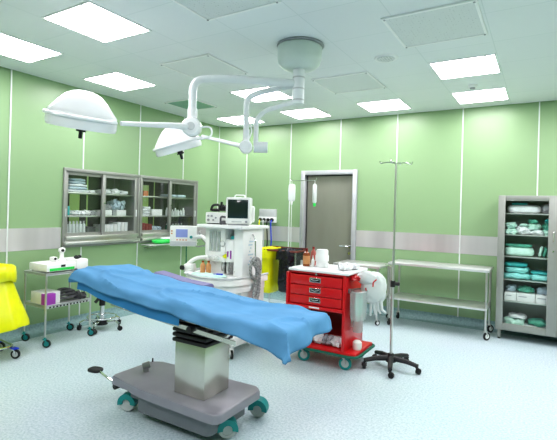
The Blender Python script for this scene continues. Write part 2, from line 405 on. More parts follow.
# ------------------------------------------------------------------ surgical light
MX, MY = -1.905, 3.452
sl = thing('surgical_light', 'white twin-headed surgical light hanging from a round ceiling mount on curved arms', 'surgical light', (MX, MY, H))
mo = MB().lathe([(.0, H-.015), (.185, H-.015), (.20, H-.03), (.195, H-.13), (.185, H-.17), (.15, H-.205), (.10, H-.222), (0, H-.222)], (MX, MY, 0), 40).build('ceiling_mount', mat('mount_grey_white', (.62, .70, .66), .35, 0, .03), sl)
MB().lathe([(.0, H), (.205, H), (.212, H-.012), (.19, H-.022), (0, H-.022)], (MX+.005, MY+.005, 0), 40).build('mount_gasket', 'grey', mo)
co = MB().cyl((MX, MY, H-.21), (MX, MY, 2.475), .052, n=24).build('column', 'armw', sl)
for z in (2.70, 2.60, 2.50): MB().cyl((MX, MY, z), (MX, MY, z+.012), .055, n=24).build('collar', 'lgrey', co)
A = Vector
j1 = A((-2.657, 2.905, 2.229)); j2 = A((-2.418, 3.388, 2.107)); j3 = A((-2.365, 3.478, 2.115))
FD = A((-SYw, CYw, 0)); RT = A((CYw, SYw, 0))
a1 = MB().tube(arc([(MX, MY, 2.655), (-2.50, 3.02, 2.665), (-2.657, 2.905, 2.64), (-2.657, 2.905, 2.30)], .14, 8), .035, 14).build('curved_arm', 'armw', sl)
MB().cyl((-2.657, 2.905, 2.30), (-2.657, 2.905, 2.39), .042, n=18).build('sleeve', 'lampw', a1)
a2 = MB().tube(arc([(MX, MY, 2.65), (-2.30, 3.40, 2.61), (-2.40, 3.35, 2.55), (-2.415, 3.385, 2.16)], .15, 8), .027, 14).build('curved_arm', 'armw', sl)
MB().cyl((-2.416, 3.386, 2.15), (-2.416, 3.386, 2.27), .031, n=18).build('sleeve', 'lampw', a2)
a3 = MB().tube(arc([(MX, MY, 2.50), (-2.29, 3.50, 2.46), (-2.37, 3.477, 2.38), (-2.368, 3.478, 2.12)], .14, 8), .024, 14).build('curved_arm', 'armw', sl)
jm = MB(); jm.lathe([(0, -.055), (.072, -.055), (.082, -.04), (.082, .04), (.072, .055), (0, .055)], n=28, mtx=Matrix.Translation(j1) @ Matrix.Rotation(YAW, 4, 'Z') @ Matrix.Rotation(pi/2, 4, 'X'))
jo = jm.build('joint', 'lampw', sl)
MB().lathe([(0, -.062), (.034, -.062), (.036, -.053), (0, -.053)], n=20, mtx=Matrix.Translation(j1) @ Matrix.Rotation(YAW, 4, 'Z') @ Matrix.Rotation(-pi/2, 4, 'X')).build('joint_cap', 'lgrey', jo)
MB().lathe([(0, -.05), (.054, -.05), (.062, -.035), (.062, .035), (.054, .05), (0, .05)], n=24, mtx=Matrix.Translation(j2) @ Matrix.Rotation(YAW, 4, 'Z') @ Matrix.Rotation(pi/2, 4, 'X')).build('joint', 'lampw', sl)
MB().cyl(j3-RT*.02, j3+RT*.11, .052, n=20).build('joint', 'armw', sl)
# lamp heads
def lamp_head(c, roll, pitch, r, yoke_a, side):
    mt = Matrix.Translation(c) @ Matrix.Rotation(YAW, 4, 'Z') @ Matrix.Rotation(roll, 4, 'Y') @ Matrix.Rotation(pitch, 4, 'X')
    s_ = r/.29; P = [(0, .275), (.05, .272), (.10, .258), (.15, .228), (.19, .190), (.23, .142), (.265, .10), (.287, .072), (.29, .06), (.29, .02)]
    ho = MB().lathe([(a*s_, z*s_) for a, z in P]+[(.27*s_, .018*s_), (0, .018*s_)], n=48, mtx=mt).build('lamp_head', 'lampw', sl, ang=50)
    MB().lathe([(.2*s_, .019*s_), (.294*s_, .05*s_), (.298*s_, -.03*s_), (.288*s_, -.058*s_), (.268*s_, -.058*s_), (.25*s_, -.03*s_)], n=48, mtx=mt).build('lamp_rim', 'lampw', ho)
    MB().lathe([(0, -.018*s_), (.262*s_, -.03*s_), (.262*s_, -.02*s_), (0, -.01*s_)], n=40, mtx=mt).build('lens', 'clearp', ho)
    hb = MB(); hb.lathe([(0, -.035), (.028, -.035), (.028, -.07), (.014, -.075), (.014, -.13), (0, -.132)], n=14, mtx=mt); hb.box(-.035, .035, -.008, .008, -.078, -.062, mtx=mt); hb.build('sterile_handle', 'black', ho)
    yk = MB(); pts = [mt @ A((.305*s_*cos(q), .305*s_*sin(q), .04*s_)) for q in [yoke_a*side+radians(x_) for x_ in range(0, 181, 12)]]
    yk.tube(pts, .014, 8); yk.build('yoke', 'lampw', ho)
    return mt
l1c = A((-3.065, 2.12, 2.165))
mt1 = lamp_head(l1c, radians(9), radians(9), .25, radians(180), 1)
l2c = A((-3.27, 3.38, 2.15))
mt2 = lamp_head(l2c, radians(-17), radians(10), .235, radians(180), 1)
e1 = mt1 @ A((.30, 0, .04)); e2 = mt2 @ A((.27, 0, .04))
MB().tube([j1, j1+(e1-j1)*.25+A((0, 0, .004)), e1], .02, 12, rs=[.034, .026, .018]).build('spring_arm', 'lampw', sl)
MB().tube([j2, e2], .017, 12, rs=[.022, .017]).build('spring_arm', 'lampw', sl)
MB().tube(arc([j1+RT*.08, j1+RT*.17+A((0, 0, .01)), j1+RT*.18+A((0, 0, -.08)), j1+RT*.05-A((0, 0, .11))], .06), .008, 8).build('cable', 'lampw', sl)
MB().tube(arc([j2+RT*.02+A((0, 0, .06)), j2+RT*.06+A((0, 0, .16)), j2+RT*.01+A((0, 0, .26))], .06), .007, 8).build('cable', 'lampw', sl)

# ------------------------------------------------------------------ wall cabinets
def wall_cabinet(y0, y1, label, idx):
    t_ = thing('wall_cabinet', label, 'cabinet', (L, (y0+y1)/2, 1.0), 0, 'glass-fronted wall cabinets')
    f = MB(); a, b_ = y0-.02, y1+.02; xo = L+.028
    f.box(L-.01, xo, a, b_, 1.935, 1.978, .004); f.box(L-.01, xo, a, a+.03, .985, 1.94, .004); f.box(L-.01, xo, b_-.03, b_, .985, 1.94, .004); f.box(L-.01, xo, a+.025, b_-.025, .985, 1.015, .004)
    fo = f.build('frame', 'steelc', t_)
    q = MB(); q.box(L-.40, L-.01, y0, y0+.012, 1.0, 1.95); q.box(L-.40, L-.01, y1-.012, y1, 1.0, 1.95); q.box(L-.40, L-.01, y0, y1, 1.94, 1.955); q.box(L-.40, L, y0, y1, 1.0, 1.012)
    q.build('casing', 'steelc', t_)
    ym = (y0+y1)/2
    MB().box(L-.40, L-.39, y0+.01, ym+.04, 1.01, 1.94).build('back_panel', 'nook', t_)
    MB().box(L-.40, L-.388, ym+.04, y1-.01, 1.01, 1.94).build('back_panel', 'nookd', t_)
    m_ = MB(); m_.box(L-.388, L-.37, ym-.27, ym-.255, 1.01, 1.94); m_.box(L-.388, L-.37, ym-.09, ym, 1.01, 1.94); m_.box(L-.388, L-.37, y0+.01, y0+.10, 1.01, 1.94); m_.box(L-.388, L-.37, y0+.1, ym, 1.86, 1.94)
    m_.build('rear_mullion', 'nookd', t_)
    for z in (1.38, 1.68): MB().box(L-.38, L-.05, y0+.012, y1-.012, z-.018, z, .002).build('shelf', 'steel', t_)
    MB().box(L-.38, L-.05, y0+.012, y1-.012, 1.125, 1.14, .002).build('shelf', 'steel', t_)
    # bottom channels for the sliding doors
    ch = MB(); ch.box(L-.04, xo+.03, y0+.012, y1-.012, 1.085, 1.125, .004); ch.box(L-.04, xo+.05, y0-.005, y1+.005, 1.018, 1.055, .006); ch.box(L-.04, xo, y0+.012, y1-.012, 1.05, 1.09)
    ch.build('door_track', 'steel', t_)
    for s_, (da, db) in enumerate(((y0+.012, ym+.03), (ym-.03, y1-.012))):
        x0 = L-.035+.028*s_; x1 = x0+.022; w_ = .052; dm = MB()
        dm.box(x0, x1, da, da+w_, 1.125, 1.935, .003); dm.box(x0, x1, db-w_, db, 1.125, 1.935, .003)
        dm.box(x0, x1, da+w_, db-w_, 1.895, 1.935); dm.box(x0, x1, da+w_, db-w_, 1.125, 1.165)
        do = dm.build('sliding_door', 'steelc', t_)
        MB().box(x0+.008, x0+.012, da+w_, db-w_, 1.165, 1.895).build('glass_pane', 'glass', do)
        hy = da+.02 if s_ == 0 else db-.02
        MB().box(x1, x1+.007, hy-.011, hy+.011, 1.37, 1.47, .003).build('pull_handle', 'seam', do)
    lk = MB(); lk.cyl((L+.015, ym, 1.55), (L+.028, ym, 1.55), .012, n=10); lk.build('lock', 'chrome', t_)
    return t_
wall_cabinet(c1[0], c1[1], 'left steel wall cabinet with sliding glass doors, nearer the left edge of the photo', 0)
wall_cabinet(c2[0], c2[1], 'right steel wall cabinet with sliding glass doors, behind the white touch display', 1)
# contents. helpers: px-like positions given as y along the wall
XS = L-.19
def pack(name, y, z, w, h, dep, m, label, cat, group=None, rz=0, p=4, jit=.15, x=XS, tilt=0):
    seed = random.random()*50
    mb = MB(); mb.pillow((x, y, z+h/2+.001), (dep, w, h), rz, 6, p, jit, seed, tilt)
    return single(name, mb, m, label, cat, (x, y, z), group, 60)
def carton(name, y, z, w, h, dep, m, label, cat, group=None, x=XS, lab=None):
    o = single(name, MB().box(x-dep/2, x+dep/2, y-w/2, y+w/2, z+.001, z+h, .003), m, label, cat, (x, y, z), group)
    if lab: MB().box(x+dep/2-.001, x+dep/2+.001, y-w*.3, y+w*.25, z+h*.35, z+h*.65).build('printed_label', lab, o)
    return o
def bottle(y, z, r, h, m, label, group, x=XS, cap='white'):
    o = single('bottle', MB().lathe([(0, .001), (r, .001), (r, h*.68), (r*.8, h*.76), (r*.38, h*.82), (r*.38, h*.9), (0, h*.9)], (x, y, z), 12), m, label, 'bottle', (x, y, z), group)
    MB().cyl((x, y, z+h*.86), (x, y, z+h), r*.45, n=10).build('cap', cap, o); return o
# cabinet 1 left half
for i in range(5): pack('folded_pack', 3.555-.01*(i % 2), 1.68+.036*i, .34-.03*i, .036, .27, ['linen', 'paleb', 'linen', 'paleb', 'paleb'][i], 'folded wrapped pack in the stack on the left cabinet top shelf behind its left door', 'pack', 'stack of packs, left cabinet top left', jit=.25)
pack('folded_pack', 3.78, 1.68, .10, .04, .2, 'linen', 'small white pack right of the tall pack stack on the left cabinet top shelf', 'pack')
carton('pack_box', 3.42, 1.38, .07, .12, .16, 'tealc', 'small teal box at the left end of the left cabinet middle shelf', 'box')
for i in range(4): pack('wrapped_bundle', 3.50+.075*i, 1.38, .085, .055+.01*(i % 2), .2, 'linen' if i % 3 else 'paper', 'crumpled white bundle beside the teal box on the left cabinet middle shelf', 'pack', 'white bundles, left cabinet middle shelf', p=2.6, jit=.35)
for i in range(2): pack('wrapped_bundle', 3.78+.05*i, 1.38, .06, .06, .2, 'greyp', 'greyish bundle at the right end behind the left door, left cabinet middle shelf', 'pack', 'grey bundles, left cabinet middle shelf', p=3, jit=.3)
for i in range(6): bottle(3.41+.05*i, 1.14, .022, .17, 'poly', 'translucent white bottle in the row on the left cabinet bottom shelf', 'row of bottles, left cabinet bottom shelf', x=XS+.08)
for i in range(6): bottle(3.42+.05*i, 1.14, .022, .16, 'poly', 'translucent white bottle in the rear row on the left cabinet bottom shelf', 'rear row of bottles, left cabinet bottom shelf', x=XS-.0)
carton('supply_box', 3.77, 1.14, .12, .09, .2, 'cuff', 'dark box beside the white bottles on the left cabinet bottom shelf', 'box')
# cabinet 1 right half
for i in range(3): pack('wrapped_bundle', 4.0+.15*i, 1.68, .15, .055+.02*(i == 1), .24, 'linen', 'white wrapped bundle on the left cabinet top shelf behind its right door', 'pack', 'white bundles, left cabinet top right', p=3, jit=.3)
carton('supply_box', 4.00, 1.38, .17, .075, .2, 'paper', 'wide white box left on the left cabinet middle shelf behind the right door', 'box')
carton('supply_box', 4.13, 1.38, .06, .075, .2, 'grey', 'dark grey box between white boxes on the left cabinet middle shelf', 'box')
carton('supply_box', 4.25, 1.38, .16, .08, .2, 'paper', 'white box right on the left cabinet middle shelf, under a pale blue bag', 'box')
for i in range(2): pack('plastic_bag', 4.19+.1*i, 1.4605, .11, .13, .16, 'paleb', 'pale blue plastic bag standing on the boxes of the left cabinet middle shelf', 'bag', 'pale blue bags, left cabinet middle shelf', p=2.5, jit=.4)
pack('plastic_bag', 4.08, 1.457, .1, .07, .14, 'greyp', 'grey plastic bag on the boxes of the left cabinet middle shelf', 'bag', p=2.6, jit=.4)
for i in range(7): carton('supply_box', 3.965+.062*i, 1.14, .055, .115+.03*(i > 3), .2, 'paper' if i % 2 else 'linen', 'narrow white carton in the row on the left cabinet bottom shelf', 'box', 'row of white cartons, left cabinet bottom shelf')
# cabinet 2 left half
for i in range(2): carton('supply_box', 4.61+.10*i, 1.68, .09, .08, .16, 'orange', 'small orange box at the left of the right cabinet top shelf', 'box', 'orange boxes, right cabinet top shelf')
for i in range(4): pack('folded_pack', 4.66+.02*i, 1.38+.034*i, .27-.04*i, .034, .24, 'linen', 'white folded pack in the slumped pile on the right cabinet middle shelf', 'pack', 'pile of white packs, right cabinet middle shelf', jit=.4)
carton('supply_box', 4.93, 1.38, .20, .10, .2, 'paper', 'plain white box right of the slumped white packs in the right cabinet', 'box')
carton('supply_box', 4.585, 1.14, .06, .17, .2, 'paper', 'upright white carton left of the maroon boxes in the right cabinet', 'box')
for i in range(3): carton('supply_box', 4.665+.07*i, 1.14, .064, .13-.01*i, .18, 'maroon', 'maroon carton on the right cabinet bottom shelf', 'box', 'maroon cartons, right cabinet bottom shelf')
for i in range(2): pack('wrapped_bundle', 4.90+.1*i, 1.14, .1, .07, .2, 'paleb', 'bluish wrapped bundle right of the maroon cartons in the right cabinet', 'pack', 'bluish bundles, right cabinet bottom shelf', jit=.3)
# cabinet 2 right half
for i in range(2):
    pack('instrument_tray', 5.25+.22*i, 1.68, .20, .045, .24, 'paleb', 'pale clear-wrapped tray on the right cabinet top shelf, right door', 'tray', 'wrapped trays, right cabinet top shelf', jit=.2)
for i in range(7): bottle(5.17+.063*i, 1.38, .024, .10 if i % 3 else .13, 'poly', 'small translucent jar in the row on the right cabinet middle shelf', 'row of jars, right cabinet middle shelf', x=XS+.06)
for i in range(6): bottle(5.18+.066*i, 1.14, .024, .11, 'dgreen', 'small dark green bottle in the row on the right cabinet bottom shelf', 'row of green bottles, right cabinet bottom shelf', x=XS+.06)
# green pad on the ledge of the cabinet
gp = thing('positioning_pad', 'lime green and white oval pad lying on the ledge of the right wall cabinet', 'pad', (L+.30, 4.83, 1.0))
ps = MB(); ps.box(L+.0, L+.40, 4.50, 5.55, 1.004, 1.02, .003)

# ------------------------------------------------------------------ small shelf under the right cabinet (carries the pad)
bpy.data.objects.remove(gp)
lg = thing('steel_ledge', 'narrow stainless ledge fixed below the right wall cabinet, behind the white display', 'shelf', (L, 4.95, 1.0))
MB().box(L+.08, L+.26, 4.46, 5.5, .955, .97, .003).build('ledge_top', 'steelt', lg)
lb = MB()
for y in (4.6, 5.35): lb.tube([(L+.005, y, .90), (L+.24, y, .955)], .008, 6); lb.box(L, L+.09, y-.01, y+.01, .945, .957)
lb.build('bracket', 'steel', lg)
gp = single('positioning_pad', MB().pillow((L+.18, 4.84, 1.005), (.18, .46, .068), 0, 6, 3, .1, 3), 'lime', 'lime green oval pad lying on the ledge below the right wall cabinet', 'pad', (L+.18, 4.84, .97))
MB().pillow((L+.19, 4.92, 1.048), (.10, .34, .03), 0, 5, 3, .2, 5).build('white_cover', 'linen', gp)

# ------------------------------------------------------------------ instrument trolley at left
X0, X1, Y0, Y1 = -4.905, -4.485, 2.73, 3.29
tr = thing('instrument_trolley', 'two-shelf stainless steel trolley against the left wall with a white unit on top', 'trolley', ((X0+X1)/2, (Y0+Y1)/2, 0))
def tray(x0, x1, y0, y1, z, rim=.02, name='tray', m='steelt', parent=None, slots=False):
    mb = MB(); mb.box(x0, x1, y0, y1, z-.006, z, 0)
    for a in ((x0, x1, y0, y0+.008), (x0, x1, y1-.008, y1), (x0, x0+.008, y0+.008, y1-.008), (x1-.008, x1, y0+.008, y1-.008)): mb.box(*a, z-rim, z+.008, .002, 1)
    return mb.build(name, m, parent)
tray(X0, X1, Y0, Y1, .775, .02, 'top_tray', 'steelt', tr)
ls = tray(X0+.01, X1-.01, Y0+.01, Y1-.01, .435, .03, 'lower_shelf', 'steelt', tr)
for i in range(12): MB().box(X1-.0095, X1-.0085, Y0+.05+i*.04, Y0+.07+i*.04, .408, .425).build('slot', 'black', ls)
for x in (X0+.012, X1-.012):
    for y in (Y0+.012, Y1-.012):
        MB().cyl((x, y, .11), (x, y, .775), .011, n=10).build('post', 'steel', tr)
        caster(tr, x, y, .042, 'teal', 'black', 'teal', yaw=.7, top=.13)
eu = thing('electrosurgical_unit', 'low white medical unit with a green stripe on the left steel trolley', 'medical device', (-4.70, 2.93, .785))
MB().box(-4.86, -4.52, 2.76, 3.10, .792, .875, .01).build('housing', 'whitep', eu)
MB().box(-4.5225, -4.518, 2.79, 3.08, .80, .828).build('green_stripe', 'lime', eu)
MB().box(-4.5225, -4.516, 2.92, 2.97, .835, .86, .002).build('socket', 'black', eu)
ft = MB()
for x in (-4.83, -4.55):
    for y in (2.79, 3.07): ft.cyl((x, y, .7835), (x, y, .793), .012, n=8)
ft.build('foot', 'black', eu)
cm = thing('camera_head', 'small white swivel device with black lens on the white unit, left trolley', 'medical device', (-4.70, 3.04, .875))
MB().lathe([(0, 0), (.045, 0), (.04, .02), (.024, .03), (.022, .10), (0, .10)], (-4.70, 3.04, .876), 16).build('stand', 'whitep', cm)
MB().pillow((-4.70, 3.04, 1.0), (.06, .07, .06), 0, 4, 3, 0).build('head', 'whitep', cm)
MB().cyl((-4.675, 3.03, 1.0), (-4.66, 3.03, 1.0), .016, n=12).build('lens', 'black', cm)
rb = thing('control_unit', 'white wedge-shaped device with black knobs at the back of the left trolley', 'medical device', (-4.68, 3.20, .785))
q = MB(); q.box(-4.83, -4.54, 3.125, 3.275, .784, .90, .02); q.build('housing', 'whitep', rb)
q = MB(); q.pillow((-4.60, 3.16, .918), (.07, .05, .04), 0, 3, 2.5, .2, 1); q.pillow((-4.63, 3.215, .92), (.05, .04, .035), 0, 3, 2.5, .2, 4); q.build('knob', 'black', rb)
sc = thing('angled_bracket', 'small white angled bracket beside the swivel device on the left trolley', 'medical device', (-4.72, 2.95, .875))
q = MB(); q.box(-4.75, -4.68, 2.92, 2.98, .877, .93, .012); q.build('body', 'whitep', sc); MB().cyl((-4.68, 2.95, .91), (-4.672, 2.95, .91), .014, n=10).build('lens', 'black', sc)
carton('carton', 2.85, .435, .19, .13, .24, 'paper', 'white box at the left end of the left trolley lower shelf', 'box', x=-4.68)
carton('carton', 2.80, .435, .11, .125, .09, 'purple', 'small purple box in front on the left trolley lower shelf', 'box', x=-4.545)
cb = MB()
for i in range(3):
    pts = [A((-4.68+.10*cos(q)*(1-.1*i)+.01*sin(3*q), 3.09+.11*sin(q)*(1-.12*i), .478+.028*i+.010*sin(2*q+i))) for q in [2*pi*k/18 for k in range(18)]]
    cb.tube(pts, .016, 6, True)
single('coiled_cable', cb, 'cuff', 'thick dark coiled cable bundle on the left trolley lower shelf', 'cable', (-4.68, 3.09, .435))
pack('black_pouch', 3.215, .435, .09, .07, .2, 'cuff', 'dark grey pouch beside the coiled cable on the left trolley', 'pouch', x=-4.62, p=2.6, jit=.4)
single('hanging_cable', MB().tube(arc([(-4.58, 3.10, .79), (-4.47, 3.10, .80), (-4.46, 3.14, .62), (-4.50, 3.2, .53)], .08), .007, 6), 'black', 'thin black cable looping down from the left trolley top', 'cable', (-4.5, 3.1, .6))

# ------------------------------------------------------------------ yellow linen bag stand
HX, HY = -4.62, 2.36
bs = thing('bag_stand', 'chrome rolling bag stand with blue-topped castors under the yellow bag', 'bag stand', (HX, HY, 0))
fr = MB(); fr.tube(arc([(HX-.2, HY-.2, .12), (HX+.18, HY-.2, .12), (HX+.2, HY+.03, .12), (HX-.17, HY+.06, .12), (HX-.2, HY-.2, .12)], .08), .011, 8)
fr.cyl((HX-.17, HY+.06, .12), (HX-.17, HY+.06, .90), .011, n=10); fr.cyl((HX-.2, HY-.2, .12), (HX-.2, HY-.2, .90), .011, n=10)
fr.build('frame', 'chrome', bs)
rg = MB(); rg.tube([(HX-.03+.148*cos(q), HY-.06+.148*sin(q), .865) for q in [2*pi*k/24 for k in range(24)]], .009, 8, True); rg.build('hoop', 'chrome', bs)
for x, y in ((HX+.2, HY+.02), (HX-.15, HY+.06), (HX+.18, HY-.2), (HX-.2, HY-.2)):
    c_ = caster(bs, x, y, .045, 'chrome', 'black', 'lgrey', yaw=.6)
    MB().box(x-.03, x+.05, y-.022, y+.03, .098, .108, .004).build('brake_tab', 'blue', c_)
yb = MB(); rings = []
prof = [(.02, .27), (.22, .28), (.30, .305), (.295, .35), (.26, .45), (.215, .57), (.175, .69), (.145, .78), (.14, .83), (.145, .875), (.142, .89), (.13, .87)]
for i, (r, z) in enumerate(prof):
    rings.append([yb.b.verts.new((HX-.03+r*(1+.035*sin(7*q+z*3)+.02*sin(13*q))*cos(q)+.02*(1-z), HY-.06+r*(1+.035*sin(7*q+z*3))*sin(q), z+.008*sin(5*q))) for q in [2*pi*k/40 for k in range(40)]])
yb.skin(rings, True)
yo = single('waste_bag', yb, 'yellow', 'bright yellow waste bag filling a rolling stand at the left edge', 'bag', (HX, HY, .3), ang=60)
rf = MB(); rings = []
for r, z in [(.135, .88), (.155, .90), (.18, .88), (.19, .82), (.195, .75), (.19, .745)]:
    rings.append([rf.b.verts.new((HX-.03+r*(1+.05*sin(5*q+z*9)+.04*sin(11*q))*cos(q), HY-.06+r*(1+.05*sin(5*q+z*9)+.04*sin(9*q))*sin(q), z+.02*sin(4*q+1)*(z < .85))) for q in [2*pi*k/44 for k in range(44)]])
rf.skin(rings, False).build('folded_cuff', 'yellow', yo, ang=60)

# ------------------------------------------------------------------ swivel stool
SX, SY = -4.65, 3.56
st = thing('swivel_stool', 'black wheeled swivel stool partly hidden behind the draped table head', 'stool', (SX, SY, 0))
MB().lathe([(0, .565), (.13, .565), (.15, .575), (.155, .60), (.14, .625), (0, .63)], (SX, SY, 0), 28).build('seat', 'black', st)
MB().cyl((SX, SY, .09), (SX, SY, .40), .028, n=16).build('column', 'chrome', st)
MB().cyl((SX, SY, .29), (SX, SY, .566), .036, n=16).build('column_sleeve', 'black', st)
MB().tube([(SX, SY, .42), (SX+.0, SY-.10, .34)], .02, 8).build('height_lever', 'black', st)
MB().cyl((SX, SY, .055), (SX, SY, .11), .07, n=20).build('hub', 'black', st)
for i in range(5):
    q = 2*pi*i/5+.25; ex, ey = SX+.25*cos(q), SY+.25*sin(q)
    MB().tube(arc([(SX+.03*cos(q), SY+.03*sin(q), .085), (SX+.2*cos(q), SY+.2*sin(q), .115), (ex, ey, .085)], .06), .014, 8).build('leg', 'chrome', st)
    cs = caster(st, ex, ey, .028, 'black', 'black', 'black', yaw=q+1.2, top=.09, width=.035)
MB().tube([(SX+.17*cos(q), SY+.17*sin(q), .15) for q in [2*pi*k/28 for k in range(28)]], .009, 8, True).build('foot_ring', 'chrome', st)

# ------------------------------------------------------------------ operating table
TX, TY = -2.035, 2.395
ot = thing('operating_table', 'mobile operating table with steel column, black bellows and grey castor base', 'operating table', (TX, TY, 0))
def rpoly(x0, x1, y0, y1, r, n=5, rr=None):
    out = []; rs = rr or (r, r, r, r)
    for (cx_, cy_, a0), r_ in zip(((x1, y1, 0), (x0, y1, 90), (x0, y0, 180), (x1, y0, 270)), rs):
        ccx = cx_-r_ if cx_ == x1 else cx_+r_; ccy = cy_-r_ if cy_ == y1 else cy_+r_
        for k_ in range(n+1): q_ = radians(a0+90*k_/n); out.append((ccx+r_*cos(q_), ccy+r_*sin(q_)))
    return out
bp = [(-1.73, 2.66), (-1.76, 2.68), (-2.68, 2.66), (-2.76, 2.61), (-2.77, 2.56), (-2.775, 2.25), (-2.75, 2.21), (-2.56, 2.195), (-2.50, 2.175), (-2.40, 2.16), (-1.80, 2.14), (-1.73, 2.145), (-1.70, 2.17), (-1.695, 2.2), (-1.70, 2.63)]
MB().poly(bp, .185, .245, .012).build('base_plate', 'baseg', ot, ang=50)
MB().poly(rpoly(-2.48, -1.80, 2.20, 2.62, .04), .06, .19).build('base_body', 'based', ot)
MB().poly(rpoly(-2.60, -2.48, 2.24, 2.60, .03), .12, .19).build('base_body', 'based', ot)
for x, y, yw in ((-2.60, 2.275, 3.5), (-1.80, 2.345, .75), (-1.80, 2.72, .35), (-2.66, 2.66, 2.9)):
    caster(ot, x, y, .064, 'teal', 'lgrey', 'lgrey', yaw=yw, top=.19, width=.055, cover=True)
MB().box(-2.170, -1.900, 2.262, 2.53, .245, .60, .006).build('column', 'colm', ot)
bl = MB()
for i in range(5): bl.box(-2.188, -1.882, 2.245, 2.548, .60+.036*i, .628+.036*i, .011); bl.box(-2.165, -1.905, 2.268, 2.525, .62+.036*i, .642+.036*i)
bl.build('bellows', 'black', ot)
def ztop(x):
    P = [(-3.4, .97), (-3.14, .99), (-3.02, .978), (-2.9, .948), (-2.5, .893), (-2.25, .880), (-2.0, .860), (-1.75, .838), (-1.25, .825), (-.9, .80)]
    for (a, za), (b_, zb) in zip(P, P[1:]):
        if x <= b_:
            t_ = max(0, (x-a)/(b_-a)); return za+(zb-za)*t_
    return P[-1][1]
def slab(x0, x1, y0, y1, top, th, n=14, r=.02):
    mb = MB(); rings = []
    for i in range(n+1):
        x = x0+(x1-x0)*i/n; z = ztop(x)-top
        rings.append([mb.b.verts.new(p) for p in ((x, y0, z-th), (x, y1, z-th), (x, y1, z-r), (x, y1-r, z), (x, y0+r, z), (x, y0, z-r))])
    return mb.skin(rings)
slab(-3.16, -1.28, 2.19, 2.65, .006, .055).build('mattress', 'lilac', ot)
slab(-3.14, -1.30, 2.20, 2.64, .062, .03).build('tabletop', 'colm', ot)
for y in (2.178, 2.65):
    rl = MB(); rings = []
    for x, in ((-2.75,), (-1.60,)):
        z = ztop(x)-.118; rings.append([rl.b.verts.new(p) for p in ((x, y, z-.028), (x, y+.012, z-.028), (x, y+.012, z), (x, y, z))])
    rl.skin(rings); 
    ro = rl.build('side_rail', 'colm', ot)
    q = MB()
    for x in (-2.6, -2.15, -1.7): q.cyl((x, y, ztop(x)-.132), (x, 2.25 if y < 2.4 else 2.6, ztop(x)-.11), .012, n=8)
    q.build('rail_bracket', 'steel', ro)
MB().box(-2.22, -1.85, 2.26, 2.54, .755, ztop(-1.85)-.088, .008).build('tilt_head', 'black', ot)
slab(-2.82, -2.28, 2.655, 2.80, -.035, .05).build('arm_pad', 'lilac', ot)
kn = MB().cyl((-1.95, 2.15, .735), (-1.95, 2.19, .735), .022, n=12).build('clamp_knob', 'black', ot)
pd = MB().tube(arc([(-2.70, 2.27, .15), (-2.90, 2.27, .19), (-3.02, 2.30, .20)], .05), .010, 8).build('foot_pedal', 'chrome', ot)
MB().pillow((-3.06, 2.295, .203), (.12, .09, .035), .2, 4, 3, 0).build('pedal_pad', 'black', pd)
lk = MB(); lk.cyl((-2.62, 2.42, .244), (-2.62, 2.42, .29), .022, n=12); lk.cyl((-2.635, 2.40, .285), (-2.60, 2.44, .30), .026, n=10); lk.build('floor_lock_knob', 'steeld', ot)
MB().cyl((-2.74, 2.60, .244), (-2.74, 2.60, .275), .006, n=8).build('pin', 'black', ot)
MB().cyl((-2.735, 2.22, .165), (-2.735, 2.28, .165), .022, n=10).build('brake_roller', 'black', ot)

# drape
dx0, dx1, dy0, dy1 = -3.14, -1.245, 2.175, 2.665
def drape_pt(u, v):
    x = min(max(u, dx0), dx1); y = min(max(v, dy0), dy1)
    def over(o, r=.03):
        if o <= 0: return 0, 0
        if o < r*pi/2: return r*sin(o/r), r*(1-cos(o/r))
        return r+(o-r*pi/2)*.17, r+(o-r*pi/2)*.985
    hx, zx = over(u-dx1 if u > dx1 else dx0-u); hy, zy = over(v-dy1 if v > dy1 else dy0-v)
    px = x+(hx if u > dx1 else -hx); py = y+(hy if v > dy1 else -hy)
    drop = max(zx, zy)
    if zx > .02 and zy > .02:                      # corner fold
        k_ = min(zx, zy); px += (.10*k_ if u > dx1 else -.10*k_); py += (.2*k_ if v > dy1 else -.2*k_)
    n1 = noise.noise(A((u*1.7, v*5+2, .3))); n2 = noise.noise(A((u*6, v*7, 4.)))
    ridge = .010*max(0, 1-abs((v-2.30)-(.06*sin(u*2.2)))/.03)*(1 if u < -2.3 else .2)
    z = ztop(min(max(px, -3.3), -1.2))+.008-drop+.014*n1+.009*n2+ridge+.016+.020*max(0, 1-abs(noise.noise(A((u*1.3+v*2.6, v*2.2-u*.8, 9.))))/.10)*max(0, 1-drop/.04)
    fold = max(0, (drop-.03))
    py += (-1 if v < 2.4 else 1)*fold*.22*sin(u*16+1)*(zy > .02); px += (1 if u > -2 else -1)*fold*.22*sin(v*22)*(zx > .02)
    if u < -2.4 and v < dy0: z += .0
    return A((px, py, z))
dm = MB(); NU, NV = 130, 52
near = lambda t_: .088+.008*sin(t_*9)+.022*min(1, max(0, t_-.35)/.2)+.062*min(1, max(0, t_-.80)/.13)**1.2
grid = []
for i in range(NU+1):
    t_ = i/NU; u = (dx0-.12)+(dx1+.125-(dx0-.12))*t_; row = []
    nr = near(t_); bk = .07
    for j in range(NV+1):
        s_ = j/NV; v = (dy0-nr)+(dy1+bk-(dy0-nr))*s_
        uu = u - (.05*s_ if t_ < .05 else 0)
        if t_ > .93: uu = u+(.04*(1-s_)**2)*(t_-.93)/.07
        row.append(dm.b.verts.new(drape_pt(uu, v)))
    grid.append(row)
for i in range(NU):
    for j in range(NV): dm.b.faces.new((grid[i][j], grid[i+1][j], grid[i+1][j+1], grid[i][j+1]))
dr = single('surgical_drape', dm, 'drape', 'sky blue cloth drape spread over the operating table, ends hanging down', 'drape', (TX, TY, .9), ang=75)
sm = dr.modifiers.new('thickness', 'SOLIDIFY'); sm.thickness = .003; sm.offset = 1
